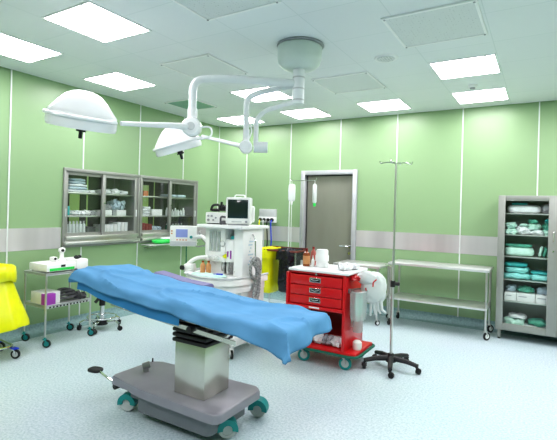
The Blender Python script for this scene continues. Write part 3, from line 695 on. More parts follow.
# second layer peeping below the first along the near side
d2 = MB(); g2 = []
for i in range(61):
    x = -3.13+(-2.05+3.13)*i/60; row = []
    hang = .118+.006*sin(x*5)-.01*(i/60)
    for j in range(5):
        s_ = j/4; row.append(d2.b.verts.new((x, dy0-.004-.012*s_-.006*sin(x*13)*s_, ztop(x)-.01-hang*s_)))
    g2.append(row)
for i in range(60):
    for j in range(4): d2.b.faces.new((g2[i][j], g2[i+1][j], g2[i+1][j+1], g2[i][j+1]))
d2.build('under_layer', mat('deep_blue_cloth', (.035, .22, .47), .7, 0, .06, 6), dr, ang=75)

# ------------------------------------------------------------------ anesthesia machine
am = thing('anesthesia_machine', 'white anesthesia machine with upper shelf, flowmeters, curved worktop and drawers', 'anesthesia machine', (-2.98, 3.95, 0))
AX0, AX1, AY0, AY1 = -3.25, -2.66, 3.74, 4.20
MB().box(AX0+.02, AX1-.02, AY0-.1, AY1, .10, .20, .02).build('base_plinth', 'white', am)
for x, y in ((-3.22, 3.62), (-2.70, 3.62), (-3.22, 4.16), (-2.70, 4.16)): caster(am, x, y, .045, 'white', 'black', 'lgrey', yaw=-.7, top=.12)
MB().box(AX0+.04, AX1-.02, AY0, AY1-.02, .20, .74, .012).build('lower_cabinet', 'white', am)
for z in (.24, .41, .58):
    do = MB().box(AX0+.07, AX1-.06, AY0-.014, AY0, z, z+.15, .004).build('drawer', 'whitep', am)
    MB().box(AX0+.22, AX1-.2, AY0-.024, AY0-.012, z+.10, z+.12, .003).build('drawer_pull', 'lgrey', do)
wt = [(-3.40, 4.12), (-3.43, 3.85), (-3.38, 3.66), (-3.22, 3.52), (-3.0, 3.45), (-2.80, 3.47), (-2.66, 3.56), (-2.62, 3.75), (-2.62, 4.15)]
MB().poly(wt, .74, .80, .012).build('worktop', 'whitep', am, ang=50)
wt2 = [(-3.0+(x+3.0)*.93, 3.85+(y-3.85)*.93) for x, y in wt]
MB().poly(wt2, .66, .74).build('worktop_underside', 'white', am, ang=50)
rm = MB(); rm.tube([(x, y, .815) for x, y in wt], .012, 8); rm.build('worktop_rail', 'lgrey', am)
MB().box(-2.84, -2.715, 3.80, AY1-.02, .80, 1.31, .012).build('side_column', 'white', am)
cv = MB()
for i in range(9): cv.box(-2.717, -2.711, 3.90+.015*(i % 3), 3.93+.02*(i % 4), .92+.035*i, .935+.035*i)
cv.build('printed_marks', 'paleb', am)
MB().box(AX0, AX0+.30, 3.86, AY1-.02, .80, 1.31, .01).build('rear_column', 'white', am)
fm = MB().box(AX0+.015, AX0+.295, 3.80, 3.87, 1.0, 1.31, .01).build('flowmeter_panel', 'whitep', am)
ft = MB()
for i in range(3): ft.box(AX0+.085+.055*i, AX0+.125+.055*i, 3.792, 3.801, 1.06, 1.27, .003)
ft.build('flow_tube', 'clearp', fm)
MB().box(AX0+.075, AX0+.235, 3.796, 3.8005, 1.05, 1.28).build('scale', 'lgrey', fm)
kb = MB()
for i, x in enumerate((AX0+.09, AX0+.15, AX0+.21)): kb.cyl((x, 3.80, .985), (x, 3.765, .985), .018, n=12)
kb.build('flow_knob', 'white', fm)
MB().box(AX0+.015, AX0+.295, 3.80, 3.87, .94, 1.0, .006).build('knob_block', 'whitep', fm)
MB().box(-2.985, -2.84, 3.98, 4.15, .80, 1.31).build('back_plate', 'lgrey', am)
va = MB().box(-2.965, -2.85, 3.82, 3.98, .94, 1.19, .012).build('vaporizer', 'white', am)
MB().lathe([(0, 0), (.04, 0), (.04, .025), (.03, .035), (0, .035)], (-2.905, 3.90, 1.19), 18).build('dial', 'tealc', va)
MB().box(-2.935, -2.92, 3.814, 3.82, 1.0, 1.06).build('purple_mark', 'purple', va)
MB().box(-2.895, -2.88, 3.814, 3.82, .98, 1.07).build('purple_mark', 'purple', va)
gg = MB().cyl((-2.99, 3.86, 1.14), (-2.99, 3.80, 1.14), .035, n=20).build('pressure_gauge', 'grey', am)
MB().cyl((-2.99, 3.802, 1.14), (-2.99, 3.795, 1.14), .026, n=20).build('gauge_face', 'white', gg)
MB().box(-3.0, -2.975, 3.86, 3.98, .80, 1.14).build('gauge_support', 'steel', am)
MB().box(-2.99, -2.945, 3.80, 3.84, .98, 1.03, .008).build('yellow_tag', 'yellow', am)
hk = MB()
for x in (-3.02, -2.93, -2.86): hk.tube(arc([(x, 3.85, .94), (x+.01, 3.82, .86), (x+.04, 3.80, .84), (x+.05, 3.83, .90)], .03), .007, 6)
hk.build('tubing_hook', 'steeld', am)
us = MB().box(-3.28, -2.66, 3.70, 4.22, 1.31, 1.345, .01).build('upper_shelf', 'white', am)
MB().tube(arc([(-2.70, 3.95, 1.25), (-2.65, 3.93, 1.20), (-2.64, 3.93, .95)], .04), .008, 6).build('hose_bracket', 'chrome', am)
# display arm and display
dpos = A((-3.635, 3.88, 1.182))
dmx = Matrix.Translation(dpos) @ Matrix.Rotation(YAW+.10, 4, 'Z')
ds = MB().box(-.155, .155, -.03, .03, -.115, .125, .012, mtx=dmx).build('touch_display', 'whitep', am)
MB().box(-.085, .05, -.033, -.029, -.01, .085, .002, mtx=dmx).build('display_screen', 'lcd', ds)
MB().box(-.153, .153, -.0315, -.029, -.108, -.058, .001, mtx=dmx).build('display_bezel', 'lgrey', ds)
q = MB(); q.cyl(dmx @ A((.092, -.03, -.005)), dmx @ A((.092, -.05, -.005)), .017, n=14); q.build('display_dial', 'teal', ds)
q = MB()
for i in range(2): q.box(-.14, -.125, -.0325, -.029, .055-.03*i, .07-.03*i, mtx=dmx)
q.build('display_button', 'orange', ds)
q = MB()
for i in range(4): q.box(-.08+.035*i, -.06+.035*i, -.0325, -.029, -.045, -.035, mtx=dmx)
q.build('display_button', 'orange', ds)
MB().tube(arc([dpos+A((.13, .08, .0)), (-3.42, 3.95, 1.20), (-3.3, 3.97, 1.10)], .06), .022, 10).build('display_arm', 'whitep', am)
q = MB(); q.tube(arc([dpos+A((.17, .10, .06)), (-3.45, 3.95, 1.22), (-3.38, 3.97, 1.12), (-3.28, 3.98, 1.12)], .05), .014, 8); q.tube(arc([dpos+A((.05, .09, -.05)), (-3.50, 3.95, 1.06), (-3.36, 3.97, 1.09), (-3.27, 3.98, 1.03)], .05), .009, 8)
q.build('display_cable', 'steeld', am)
MB().tube([dpos+A((.02, .03, -.11)), (-3.62, 3.92, .85), (-3.60, 3.95, .60)], .007, 6).build('hanging_cable', 'dgreen', am)
# corrugated breathing hoses down the right side
hz = MB()
for s_ in (0, .05):
    pts = []
    for k_ in range(48):
        t_ = k_/47; q_ = t_*pi*1.15
        pts.append(A((-2.595+.015*sin(t_*9+s_*20), 3.80+s_+.12*sin(q_)-.03*t_, .98-.56*t_+.05*sin(q_))))
    hz.tube(pts, .02, 8, rs=[.021+.004*(k_ % 2) for k_ in range(48)])
hz.tube([A((-2.60, 3.87+.1*sin(q_)*.9, .90+.11*cos(q_))) for q_ in [2*pi*k_/22 for k_ in range(22)]], .018, 8, True)
hz.build('breathing_hose', 'hose', am)
q = MB(); q.cyl((-2.59, 3.93, .45), (-2.59, 3.93, .20), .012, n=8); q.cyl((-2.60, 3.99, .45), (-2.60, 3.99, .2), .010, n=8); q.build('hose_stand', 'black', am)
# left arm with absorber clutter
q = MB(); q.pillow((-3.34, 3.68, .86), (.13, .12, .10), 0, 4, 3, .2, 2); q.tube(arc([(-3.40, 3.64, .84), (-3.30, 3.70, .97), (-3.18, 3.84, .98), (-3.12, 3.88, .90)], .08), .022, 10); q.build('breathing_valve', 'whitep', am)
q = MB(); q.cyl((-3.41, 3.60, .74), (-3.41, 3.60, .68), .03, n=12); q.cyl((-3.39, 3.63, .86), (-3.40, 3.60, .865), .025, n=12); q.build('valve_cap', 'black', am)
# loose items on the worktop
sp_ = MB()
sp_.pillow((-3.03, 3.62, .815), (.42, .20, .022), .1, 6, 3, .5, 8)
single('gauze_sheet', sp_, 'mint', 'crumpled pale green gauze sheet on the anesthesia machine worktop', 'cloth', (-3.03, 3.62, .80), ang=60)
sp_ = MB(); sp_.pillow((-3.27, 3.60, .815), (.16, .1, .024), -.5, 5, 3, .4, 9)
single('gauze_pad', sp_, 'linen', 'white folded gauze pad on the left of the anesthesia worktop', 'cloth', (-3.27, 3.60, .80), ang=60)
for x, y in ((-3.19, 3.72), (-3.135, 3.75)):
    o = single('medicine_bottle', MB().lathe([(0, 0), (.027, 0), (.029, .095), (.02, .112), (.012, .118), (.012, .13), (0, .13)], (x, y, .8015), 14), 'label', 'orange-brown medicine bottle on the anesthesia machine worktop', 'bottle', (x, y, .80), 'pair of orange-brown bottles on the worktop')
    MB().cyl((x, y, .93), (x, y, .948), .014, n=10).build('cap', 'amber', o)
sy = MB(); sy.cyl((-2.90, 3.60, .84), (-2.84, 3.63, .84), .008, n=8); sy.cyl((-2.93, 3.585, .84), (-2.90, 3.60, .84), .004, n=6)
single('syringe', sy, 'blue', 'small blue-tipped syringe on the gauze on the anesthesia worktop', 'syringe', (-2.88, 3.61, .83))
# monitor and recorder on the shelf
pm = thing('patient_monitor', 'white patient monitor with dark screen on the anesthesia machine shelf', 'monitor', (-2.80, 3.90, 1.345))
mmx = Matrix.Translation(A((-2.83, 3.88, 1.347))) @ Matrix.Rotation(.42, 4, 'Z')
MB().box(-.14, .13, -.07, .06, .012, .30, .018, mtx=mmx).build('housing', 'whitep', pm)
MB().box(-.115, .105, -.0735, -.068, .075, .275, .004, mtx=mmx).build('screen', 'screen', pm)
MB().box(.0, .15, .05, .12, .03, .21, .02, mtx=mmx).build('rear_housing', 'whitep', pm)
q = MB(); q.cyl(mmx @ A((.09, -.07, .04)), mmx @ A((.09, -.085, .04)), .013, n=12); q.build('knob', 'grey', pm)
q = MB(); q.box(-.07, .04, -.072, -.069, .033, .045, mtx=mmx); q.build('button_strip', 'lgrey', pm)
q = MB(); q.tube(arc([mmx @ A((-.06, 0, .298)), mmx @ A((-.05, 0, .325)), mmx @ A((.05, 0, .325)), mmx @ A((.06, 0, .298))], .02), .008, 8); q.build('carry_handle', 'whitep', pm)
q = MB(); q.box(-.11, .10, -.06, .05, 0, .013, mtx=mmx); q.build('foot', 'grey', pm)
gm = thing('gas_analyser', 'white boxy gas analyser left of the patient monitor on the upper shelf', 'medical device', (-3.10, 3.95, 1.345))
gmx = Matrix.Translation(A((-3.13, 3.93, 1.347))) @ Matrix.Rotation(.25, 4, 'Z')
MB().box(-.15, .11, -.08, .1, .008, .13, .012, mtx=gmx).build('housing', 'whitep', gm)
q = MB()
for x, z, r in ((-.11, .09, .012), (-.07, .09, .012), (-.11, .045, .014), (-.05, .045, .01), (-.02, .07, .01)): q.cyl(gmx @ A((x, -.08, z)), gmx @ A((x, -.09, z)), r, n=10)
q.build('knob', 'grey', gm)
q = MB(); q.box(-.13, .09, -.07, .08, 0, .01, mtx=gmx); q.build('foot', 'black', gm)
q = MB(); b0 = gmx @ A((-.02, 0, .135))
q.tube(arc([b0+A((-.10, -.02, .012)), b0+A((-.09, -.01, .075)), b0+A((0, 0, .085)), b0+A((.02, .01, .02))], .04), .014, 8); q.pillow(b0+A((-.06, .02, .02)), (.1, .09, .035), 0, 4, 2.5, .3, 2); q.pillow(b0+A((.05, .02, .045)), (.11, .08, .07), 0, 4, 2.5, .4, 3); q.cyl(b0+A((.03, 0, .07)), b0+A((.035, 0, .115)), .014, n=10)
single('breathing_mask', q, 'black', 'black rubber breathing mask and strap on top of the gas analyser', 'mask', gmx @ A((-.02, 0, .13)))
q = MB(); b0 = A((-2.975, 3.80, 1.347))
q.tube(arc([b0+A((-.05, 0, .012)), b0+A((-.05, 0, .09)), b0+A((.04, 0, .08)), b0+A((.05, .01, .02)), b0+A((-.02, -.04, .012))], .03), .011, 8); q.pillow(b0+A((.0, -.01, .02)), (.09, .06, .035), 0, 4, 2.5, .4, 6)
single('pressure_cuff', q, 'cuff', 'dark crumpled cuff and tube in front of the gas analyser on the shelf', 'cuff', b0)

# ------------------------------------------------------------------ wall gas outlets
go = thing('gas_outlet_panel', 'grey metal gas outlet panel with four hoses on the wall left of the door', 'outlet panel', (-4.155, B, 1.41))
MB().box(-4.325, -3.985, B-.05, B, 1.395, 1.53, .004).build('cover', 'lgrey', go)
MB().box(-4.325, -3.985, B-.07, B, 1.295, 1.395, .004).build('outlet_strip', 'white', go)
for i, mm in enumerate(('black', 'black', 'black', 'blue')):
    x = -4.275+.08*i
    q = MB(); q.cyl((x, B-.07, 1.345), (x, B-.10, 1.345), .026 if i < 3 else .032, n=14); q.build('outlet', 'black', go)
    q = MB(); q.tube(arc([(x, B-.10, 1.335), (x+.005, B-.13, 1.29), (x+.01, B-.10, .95), (x-.04, B-.12, .55)], .05), .011, 8); q.build('gas_hose', ('yellow', 'lgrey', 'black', 'blue')[i], go)

# ------------------------------------------------------------------ waste bag trolley (yellow and black bags)
BX, BY = -3.12, 5.30
wtq = thing('waste_trolley', 'brown-rimmed double bag holder on chrome legs left of the steel door', 'bag stand', (BX, BY, 0))
q = MB(); q.box(BX-.30, BX+.31, BY-.17, BY-.15, .955, .98, .005); q.box(BX-.30, BX+.31, BY+.15, BY+.17, .955, .98, .005); q.box(BX-.30, BX-.28, BY-.16, BY+.16, .955, .98, .005); q.box(BX+.29, BX+.31, BY-.16, BY+.16, .955, .98, .005); q.box(BX-.06, BX-.04, BY-.16, BY+.16, .955, .98)
q.build('rim', 'brownrim', wtq)
q = MB(); q.box(BX-.30, BX+.31, BY+.155, BY+.165, .98, 1.0, .003); q.build('lid_hinge', 'brownrim', wtq)
for x in (BX-.29, BX+.30):
    for y in (BY-.15, BY+.16):
        MB().cyl((x, y, .09), (x, y, .96), .011, n=8).build('leg', 'chrome', wtq); caster(wtq, x, y, .036, 'chrome', 'black', 'lgrey', yaw=.4, top=.11)
q = MB(); q.box(BX-.29, BX+.30, BY-.155, BY-.14, .16, .175); q.box(BX-.29, BX+.30, BY+.15, BY+.165, .16, .175); q.build('lower_bar', 'chrome', wtq)
def bag(x0, x1, zb, m, label, cat='bag', seed=1, flare=.04):
    mb = MB(); rings = []; cx_ = (x0+x1)/2; hw = (x1-x0)/2; n = 44
    prof = [(.75, zb), (.95, zb+.02), (1.04, zb+.12), (1.0, zb+.3), (.94, zb+.48), (.93, .93), (1.0, .975), (1.12, .99), (1.2+flare, .965), (1.2+flare, .90), (1.22+flare, .85)]
    for s_, z in prof:
        rr = []
        for k_ in range(n):
            q_ = 2*pi*k_/n; c_, s2 = cos(q_), sin(q_); f_ = (abs(c_)**4+abs(s2)**4)**-.25
            w_ = 1+.05*noise.noise(A((c_*3, s2*3+seed, z*6)))+.025*sin(9*q_+z*7)
            rr.append(mb.b.verts.new((cx_+hw*s_*f_*c_*w_, BY+.145*s_*f_*s2*w_, z+(.03*noise.noise(A((c_*4, s2*4, seed))) if z < .92 and s_ > 1.1 else 0))))
        rings.append(rr)
    mb.skin(rings, False); mb.b.faces.new(rings[0][::-1])
    return single('waste_bag', mb, m, label, cat, (cx_, BY, zb), ang=60)
bag(BX-.27, BX-.10, .36, 'yellow', 'yellow waste bag hanging in the double bag holder, beside the black one', seed=2, flare=0)
bag(BX+.005, BX+.255, .40, 'blackp', 'shiny black waste bag hanging open in the double bag holder', seed=5)

# ------------------------------------------------------------------ IV stand with two bags by the door
IX, IY = -3.25, 6.12
iv = thing('infusion_stand', 'thin infusion stand with two hanging fluid containers in front of the door frame', 'IV stand', (IX, IY, 0))
MB().cyl((IX, IY, .05), (IX, IY, 1.98), .006, n=10).build('pole', 'steel', iv)
q = MB(); q.tube([(IX-.205, IY, 1.99), (IX+.205, IY, 1.99)], .006, 6)
for s_ in (-1, 1): q.tube(arc([(IX+s_*.205, IY, 1.99), (IX+s_*.23, IY, 2.0), (IX+s_*.23, IY, 2.03)], .015), .005, 6)
q.build('crossbar', 'chrome', iv)
for i in range(5):
    q_ = 2*pi*i/5; MB().tube([(IX, IY, .07), (IX+.25*cos(q_), IY+.25*sin(q_), .055)], .012, 6).build('leg', 'steeld', iv)
    caster(iv, IX+.25*cos(q_), IY+.25*sin(q_), .022, 'black', 'black', 'black', yaw=q_, top=.06)
bgo = single('infusion_bag', MB().pillow((IX-.20, IY, 1.80), (.115, .045, .28), YAW, 6, 5, .05), 'poly', 'white infusion bag hanging left of the door frame', 'infusion bag', (IX-.20, IY, 1.66))
MB().tube([(IX-.20, IY, 1.93), (IX-.205, IY, 1.985)], .004, 6).build('hanging_loop', 'white', bgo)
q = MB(); q.cyl((IX-.2, IY, 1.67), (IX-.2, IY, 1.61), .022, .012, n=10); q.build('drip_chamber', 'white', bgo)
MB().tube([(IX-.20, IY, 1.62), (IX-.198, IY, 1.2), (IX-.19, IY, .62)], .005, 6).build('drip_tube', 'seam', bgo)
bo = single('infusion_bottle', MB().lathe([(0, 1.64), (.022, 1.64), (.033, 1.66), (.033, 1.91), (.02, 1.935), (0, 1.94)], (IX+.205, IY, 0), 16), 'poly', 'slim white infusion bottle with green cap hanging in front of the door', 'infusion bottle', (IX+.205, IY, 1.63))
MB().cyl((IX+.205, IY, 1.59), (IX+.205, IY, 1.645), .022, n=12).build('cap', 'lime', bo)
MB().tube([(IX+.205, IY, 1.93), (IX+.205, IY, 1.986)], .004, 6).build('hanging_loop', 'white', bo)

# ------------------------------------------------------------------ red crash cart
RX0, RX1, RY0, RY1 = -2.215, -1.60, 3.93, 4.42
rc = thing('crash_cart', 'red metal emergency cart with three drawers and green bumper base', 'cart', ((RX0+RX1)/2, (RY0+RY1)/2, 0))
q = MB(); q.box(RX0, RX0+.02, RY0, RY1, .19, .915, .003); q.box(RX1-.03, RX1, RY0-.005, RY1, .19, .915, .003); q.box(RX0+.02, RX1-.03, RY1-.02, RY1, .19, .915); q.box(RX0, RX1, RY0, RY1, .895, .915, .003); q.box(RX0+.01, RX1-.01, RY0+.02, RY1, .565, .585)
q.build('carcass', 'red', rc)
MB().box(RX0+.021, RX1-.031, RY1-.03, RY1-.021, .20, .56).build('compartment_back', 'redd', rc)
MB().box(RX0-.03, RX0, RY0-.02, RY0+.10, .55, .90, .008).build('side_flange', 'red', rc)
for z0, z1 in ((.785, .882), (.685, .779), (.595, .679)):
    do = MB().box(RX0+.022, RX1-.035, RY0-.012, RY0+.02, z0, z1, .004).build('drawer', 'red', rc)
    xc = (RX0+RX1)/2-.01; zc = (z0+z1)/2+.008
    MB().box(xc-.062, xc+.062, RY0-.018, RY0-.011, zc-.024, zc+.022, .003).build('handle_recess', 'chrome', do)
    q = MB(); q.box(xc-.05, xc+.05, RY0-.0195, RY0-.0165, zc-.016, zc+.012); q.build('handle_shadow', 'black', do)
    q = MB(); q.tube([(xc-.04, RY0-.022, zc+.004), (xc, RY0-.024, zc-.006), (xc+.04, RY0-.022, zc+.004)], .004, 6); q.build('handle_bar', 'chrome', do)
q = MB(); q.box(RX0, RX1-.02, RY0-.03, RY0+.01, .555, .588, .008); q.build('pull_out_lip', 'red', rc)
MB().box(-1.97, -1.86, RY0-.033, RY0-.029, .568, .582).build('white_label', 'white', rc)
MB().cyl(((RX0+RX1)/2, RY0-.002, .90), ((RX0+RX1)/2, RY0-.012, .90), .011, n=12).build('lock', 'chrome', rc)
q = MB(); q.box(RX0-.01, RX1+.035, RY0-.02, RY1+.02, .915, .945, .012); q.build('top_board', 'white', rc)
bz = .165
q = MB(); q.box(RX0-.02, -1.49, RY0+.0, RY1+.0, bz-.02, bz+.02, .006); q.build('base_tray', 'red', rc)
q = MB(); q.tube(arc([(RX0-.04, RY0-.02, bz-.01), (-1.52, RY0-.02, bz-.01), (-1.47, RY0+.03, bz-.01), (-1.47, RY1, bz-.01), (-1.52, RY1+.03, bz-.01), (RX0-.04, RY1+.03, bz-.01), (RX0-.04, RY0-.02, bz-.01)], .05), .014, 8); q.build('bumper', 'green', rc)
for x, y, yw in ((-2.09, 3.99, .3), (-1.64, 3.99, .2), (-1.64, 4.40, .9), (-2.12, 4.40, .6)):
    caster(rc, x, y, .062, 'lgrey', 'teal', 'lgrey', yaw=yw, top=.15, width=.028)
# items in the open compartment
for i, (x, m_) in enumerate(((-2.05, 'greyp'), (-1.93, 'linen'), (-1.82, 'greyp'), (-1.72, 'linen'))):
    single('supply_pouch', MB().pillow((x, RY0+.12, .237), (.11, .10, .09), 0, 5, 2.6, .4, i), m_, 'small crumpled pouch in the open compartment of the red cart', 'pouch', (x, RY0+.12, .19), 'pouches in the red cart compartment', 60)
# things on the cart top
zt = .946
b_ = single('antiseptic_bottle', MB().lathe([(0, 0), (.036, 0), (.036, .12), (.028, .14), (.012, .15), (.012, .165), (0, .165)], (-2.125, 4.12, zt), 16), 'amber', 'brown antiseptic bottle with orange label at the left on the red cart', 'bottle', (-2.125, 4.12, zt))
MB().lathe([(.0365, .02), (.0375, .022), (.0375, .105), (.0365, .107)], (-2.125, 4.12, zt), 16).build('label_sleeve', 'label', b_); MB().cyl((-2.125, 4.12, zt+.16), (-2.125, 4.12, zt+.185), .014, n=10).build('cap', 'redd', b_)
b_ = single('antiseptic_bottle', MB().lathe([(0, 0), (.03, 0), (.03, .13), (.022, .15), (.011, .16), (.011, .18), (0, .18)], (-2.10, 4.23, zt), 16), mat('rose_bottle', (.45, .12, .10), .3), 'pinkish-brown bottle standing behind the orange-labelled bottle on the red cart', 'bottle', (-2.10, 4.23, zt))
MB().cyl((-2.10, 4.23, zt+.175), (-2.10, 4.23, zt+.195), .013, n=10).build('cap', 'redd', b_)
b_ = single('dropper_bottle', MB().lathe([(0, 0), (.018, 0), (.018, .06), (.012, .075), (.006, .08), (.003, .115), (0, .115)], (-2.055, 4.13, zt), 12), 'whitep', 'small white dropper bottle between brown bottle and white roll on the red cart', 'bottle', (-2.055, 4.13, zt))
MB().cyl((-2.055, 4.13, zt+.078), (-2.055, 4.13, zt+.09), .009, n=8).build('collar', 'mint', b_)
rl = single('dispenser_tub', MB().lathe([(0, 0), (.062, 0), (.066, .01), (.06, .05), (.055, .055), (.07, .06), (.07, .115), (.064, .125), (.064, .165), (.055, .18), (0, .182)], (-1.965, 4.16, zt), 24), 'white', 'round white stacked tub standing on the red cart top', 'tub', (-1.965, 4.16, zt))
MB().box(-1.92, -1.87, 4.11, 4.14, zt, zt+.05, .01).build('spout', 'white', rl)
for i, (x, y, a) in enumerate(((-1.70, 4.12, .5), (-1.64, 4.20, -.3), (-1.66, 4.06, .9))):
    single('gauze_wad', MB().pillow((x, y, zt+.028), (.13, .09, .055), a, 5, 2.5, .6, i+11), 'linen', 'crumpled white gauze wad at the right of the red cart top', 'gauze', (x, y, zt), 'white gauze wads on the red cart', 60)
# side-hung things
sb = thing('side_basket', 'clear ribbed plastic pouch hung on the right side of the red cart', 'container', (-1.53, 4.02, .5))
q = MB(); rings = []
for z, s_ in ((.50, .85), (.52, .95), (.60, 1.0), (.77, 1.05)):
    rings.append([q.b.verts.new((-1.50+.07*s_*cos(a_)*(1+.08*sin(8*a_)), 4.01+.11*s_*sin(a_)*(1+.08*sin(8*a_)), z)) for a_ in [2*pi*k_/48 for k_ in range(48)]])
q.skin(rings, False); q.b.faces.new(rings[0][::-1]); q.build('pouch', 'clearp', sb)
q = MB(); q.tube([(-1.50+.075*cos(a_), 4.01+.118*sin(a_), .775) for a_ in [2*pi*k_/24 for k_ in range(24)]], .007, 6, True); q.box(-1.60, -1.565, 3.99, 4.03, .74, .78); q.build('wire_rim', 'steeld', sb)
q = MB()
for i in range(5): q.tube([(-1.51+.014*i, 3.985+.02*(i % 2), .76), (-1.51+.014*i, 3.98+.03*(i % 3), .55+.03*(i % 2))], .007, 6)
q.pillow((-1.50, 4.02, .62), (.07, .12, .2), 0, 4, 2.5, .3, 7); q.build('pouch_contents', 'mint', sb)
gb = thing('plastic_bag', 'white plastic bag with red print hanging from the right end of the red cart', 'bag', (-1.38, 4.2, .7))
q = MB(); q.pillow((-1.40, 4.16, .79), (.24, .19, .31), .4, 9, 2.3, .09, 21); q.pillow((-1.45, 4.10, .89), (.20, .14, .13), .2, 5, 2.3, .15, 22); q.build('bag_body', 'poly', gb, ang=60)
q = MB(); q.tube([(-1.345, 4.06, .89), (-1.375, 4.055, .86), (-1.375, 4.05, .82)], .007, 6); q.tube([(-1.45, 4.06, .80), (-1.44, 4.055, .77)], .007, 6); q.build('red_print', 'red', gb)
q = MB()
for i in range(4):
    x = -1.415+.032*i; q.tube([(x, 4.13, .68), (x+.005*i, 4.12, .60), (x+.018*i, 4.115, .53+.015*i)], .013, 8, rs=[.016, .014, .010])
q.build('glove_fingers', 'poly', gb)
q = MB(); q.pillow((-1.55, 4.06, .885), (.11, .12, .05), 0, 5, 2.5, .4, 31)
single('red_wrapper', q, 'red', 'crumpled red wrapper under the white bag at the red cart corner', 'wrapper', (-1.55, 4.06, .86))
q = MB(); q.lathe([(0, 0), (.045, 0), (.05, .02), (.05, .12), (.04, .13), (0, .13)], (-1.535, 4.10, .3555), 18)
so = single('suction_canister', q, 'clearp', 'clear cylindrical canister fixed low on the right side of the red cart', 'canister', (-1.535, 4.10, .3555))
MB().cyl((-1.535, 4.10, .485), (-1.535, 4.10, .505), .052, n=18).build('lid', 'white', so)
MB().box(-1.60, -1.575, 4.08, 4.12, .40, .46).build('bracket', 'steel', so)
q = MB(); q.lathe([(0, 0), (.04, 0), (.045, .02), (.045, .07), (.03, .085), (0, .09)], (-1.535, 4.10, .1865), 16)
jo_ = single('white_jar', q, 'whitep', 'small white jar standing on the red base tray of the cart', 'jar', (-1.535, 4.10, .186))

# ------------------------------------------------------------------ IV pole in front
PX, PY = -1.257, 4.293
ip = thing('iv_pole', 'tall chrome IV pole on a black five-legged castor base', 'IV pole', (PX, PY, 0))
MB().cyl((PX, PY, .09), (PX, PY, 1.15), .0135, n=14).build('lower_pole', 'steel', ip)
MB().cyl((PX, PY, .80), (PX, PY, 2.01), .0095, n=12).build('upper_pole', 'steel', ip)
q = MB(); q.cyl((PX, PY, .80), (PX, PY, .86), .024, n=12); q.cyl((PX, PY, .83), (PX+.055, PY+.03, .83), .018, n=10); q.build('height_clamp', 'black', ip)
q = MB(); q.tube([(PX, PY, 1.00), (PX-.05, PY-.05, 1.01), (PX-.07, PY-.02, 1.01)], .006, 6); q.build('side_hook', 'chrome', ip)
q = MB()
for a_ in (YAW, YAW+pi):
    dx, dy = cos(a_), sin(a_); q.tube(arc([(PX, PY, 2.01), (PX+.10*dx, PY+.10*dy, 2.02), (PX+.15*dx, PY+.15*dy, 2.0), (PX+.16*dx, PY+.16*dy, 2.03)], .03), .005, 6)
for a_ in (YAW+.9, YAW+pi+.9):
    dx, dy = cos(a_), sin(a_); q.tube(arc([(PX, PY, 2.01), (PX+.08*dx, PY+.08*dy, 2.02), (PX+.11*dx, PY+.11*dy, 2.0), (PX+.12*dx, PY+.12*dy, 2.03)], .03), .005, 6)
q.build('hook_crossbar', 'chrome', ip)
MB().lathe([(0, .07), (.05, .07), (.05, .11), (.025, .15), (0, .15)], (PX, PY, 0), 20).build('hub', 'black', ip)
for i in range(5):
    a_ = radians(-75)+2*pi*i/5; dx, dy = cos(a_), sin(a_)
    q = MB(); pts = [(PX+.03*dx, PY+.03*dy, .105), (PX+.15*dx, PY+.15*dy, .10), (PX+.265*dx, PY+.265*dy, .078)]
    q.tube(pts, .02, 8, rs=[.030, .024, .020]); q.build('leg', 'black', ip)
    caster(ip, PX+.262*dx, PY+.262*dy, .028, 'black', 'black', 'black', yaw=a_+1.3, top=.08, width=.034)

# ------------------------------------------------------------------ long work table
def steel_table(label, x0, x1, y0, y1, zt_, zs, r, name='instrument_table', m='steelt'):
    t_ = thing(name, label, 'table', ((x0+x1)/2, (y0+y1)/2, 0))
    MB().box(x0, x1, y0, y1, zt_-.03, zt_, .004).build('tabletop', m, t_)
    MB().box(x0+.02, x1-.02, y0+.01, y1-.01, zs-.025, zs, .004).build('lower_shelf', m, t_)
    for x in (x0+.03, x1-.03):
        for y in (y0+.03, y1-.03):
            MB().cyl((x, y, r*2.3), (x, y, zt_-.028), .014, n=12).build('leg', 'steel', t_)
            caster(t_, x, y, r, 'steel', 'black', 'white', yaw=.9 if x > x0+.1 else 2.2, top=r*2.6)
    return t_
steel_table('long two-tier stainless steel table on castors against the back wall', -1.80, -.555, 5.89, 6.38, .857, .385, .05)
steel_table('small stainless steel table behind the red cart, beside the door', -2.55, -1.875, 5.76, 6.30, .795, .33, .035, 'side_table')

# ------------------------------------------------------------------ tall glass cabinet at right
GX0, GX1, GY0, GY1, GZ0, GZ1 = -.492, .80, 6.10, 6.54, .12, 1.775
tcb = thing('storage_cabinet', 'tall grey steel storage cabinet with glass doors at the right edge', 'cabinet', ((GX0+GX1)/2, (GY0+GY1)/2, 0))
q = MB(); q.box(GX0, GX0+.02, GY0+.02, GY1, GZ0, GZ1, .003); q.box(GX1-.02, GX1, GY0+.02, GY1, GZ0, GZ1, .003); q.box(GX0, GX1, GY0+.02, GY1, GZ1-.02, GZ1, .003); q.box(GX0, GX1, GY0+.02, GY1, GZ0, GZ0+.02); q.box(GX0+.02, GX1-.02, GY1-.02, GY1, GZ0+.02, GZ1-.02); q.box(.145, .165, GY0+.02, GY1-.02, GZ0+.02, GZ1-.02)
q.build('carcass', 'steelc', tcb)
for x in (GX0+.04, GX1-.04):
    for y in (GY0+.05, GY1-.04):
        lo = MB().box(x-.018, x+.018, y-.018, y+.018, .02, GZ0, .002).build('leg', 'steelc', tcb); MB().cyl((x, y, 0), (x, y, .022), .016, n=10).build('foot', 'black', lo)
SH = (.21, .48, .745, 1.03, 1.297, 1.559)
for z in SH[1:]: MB().box(GX0+.02, GX1-.02, GY0+.045, GY1-.02, z-.014, z, .001).build('shelf', 'steel', tcb)
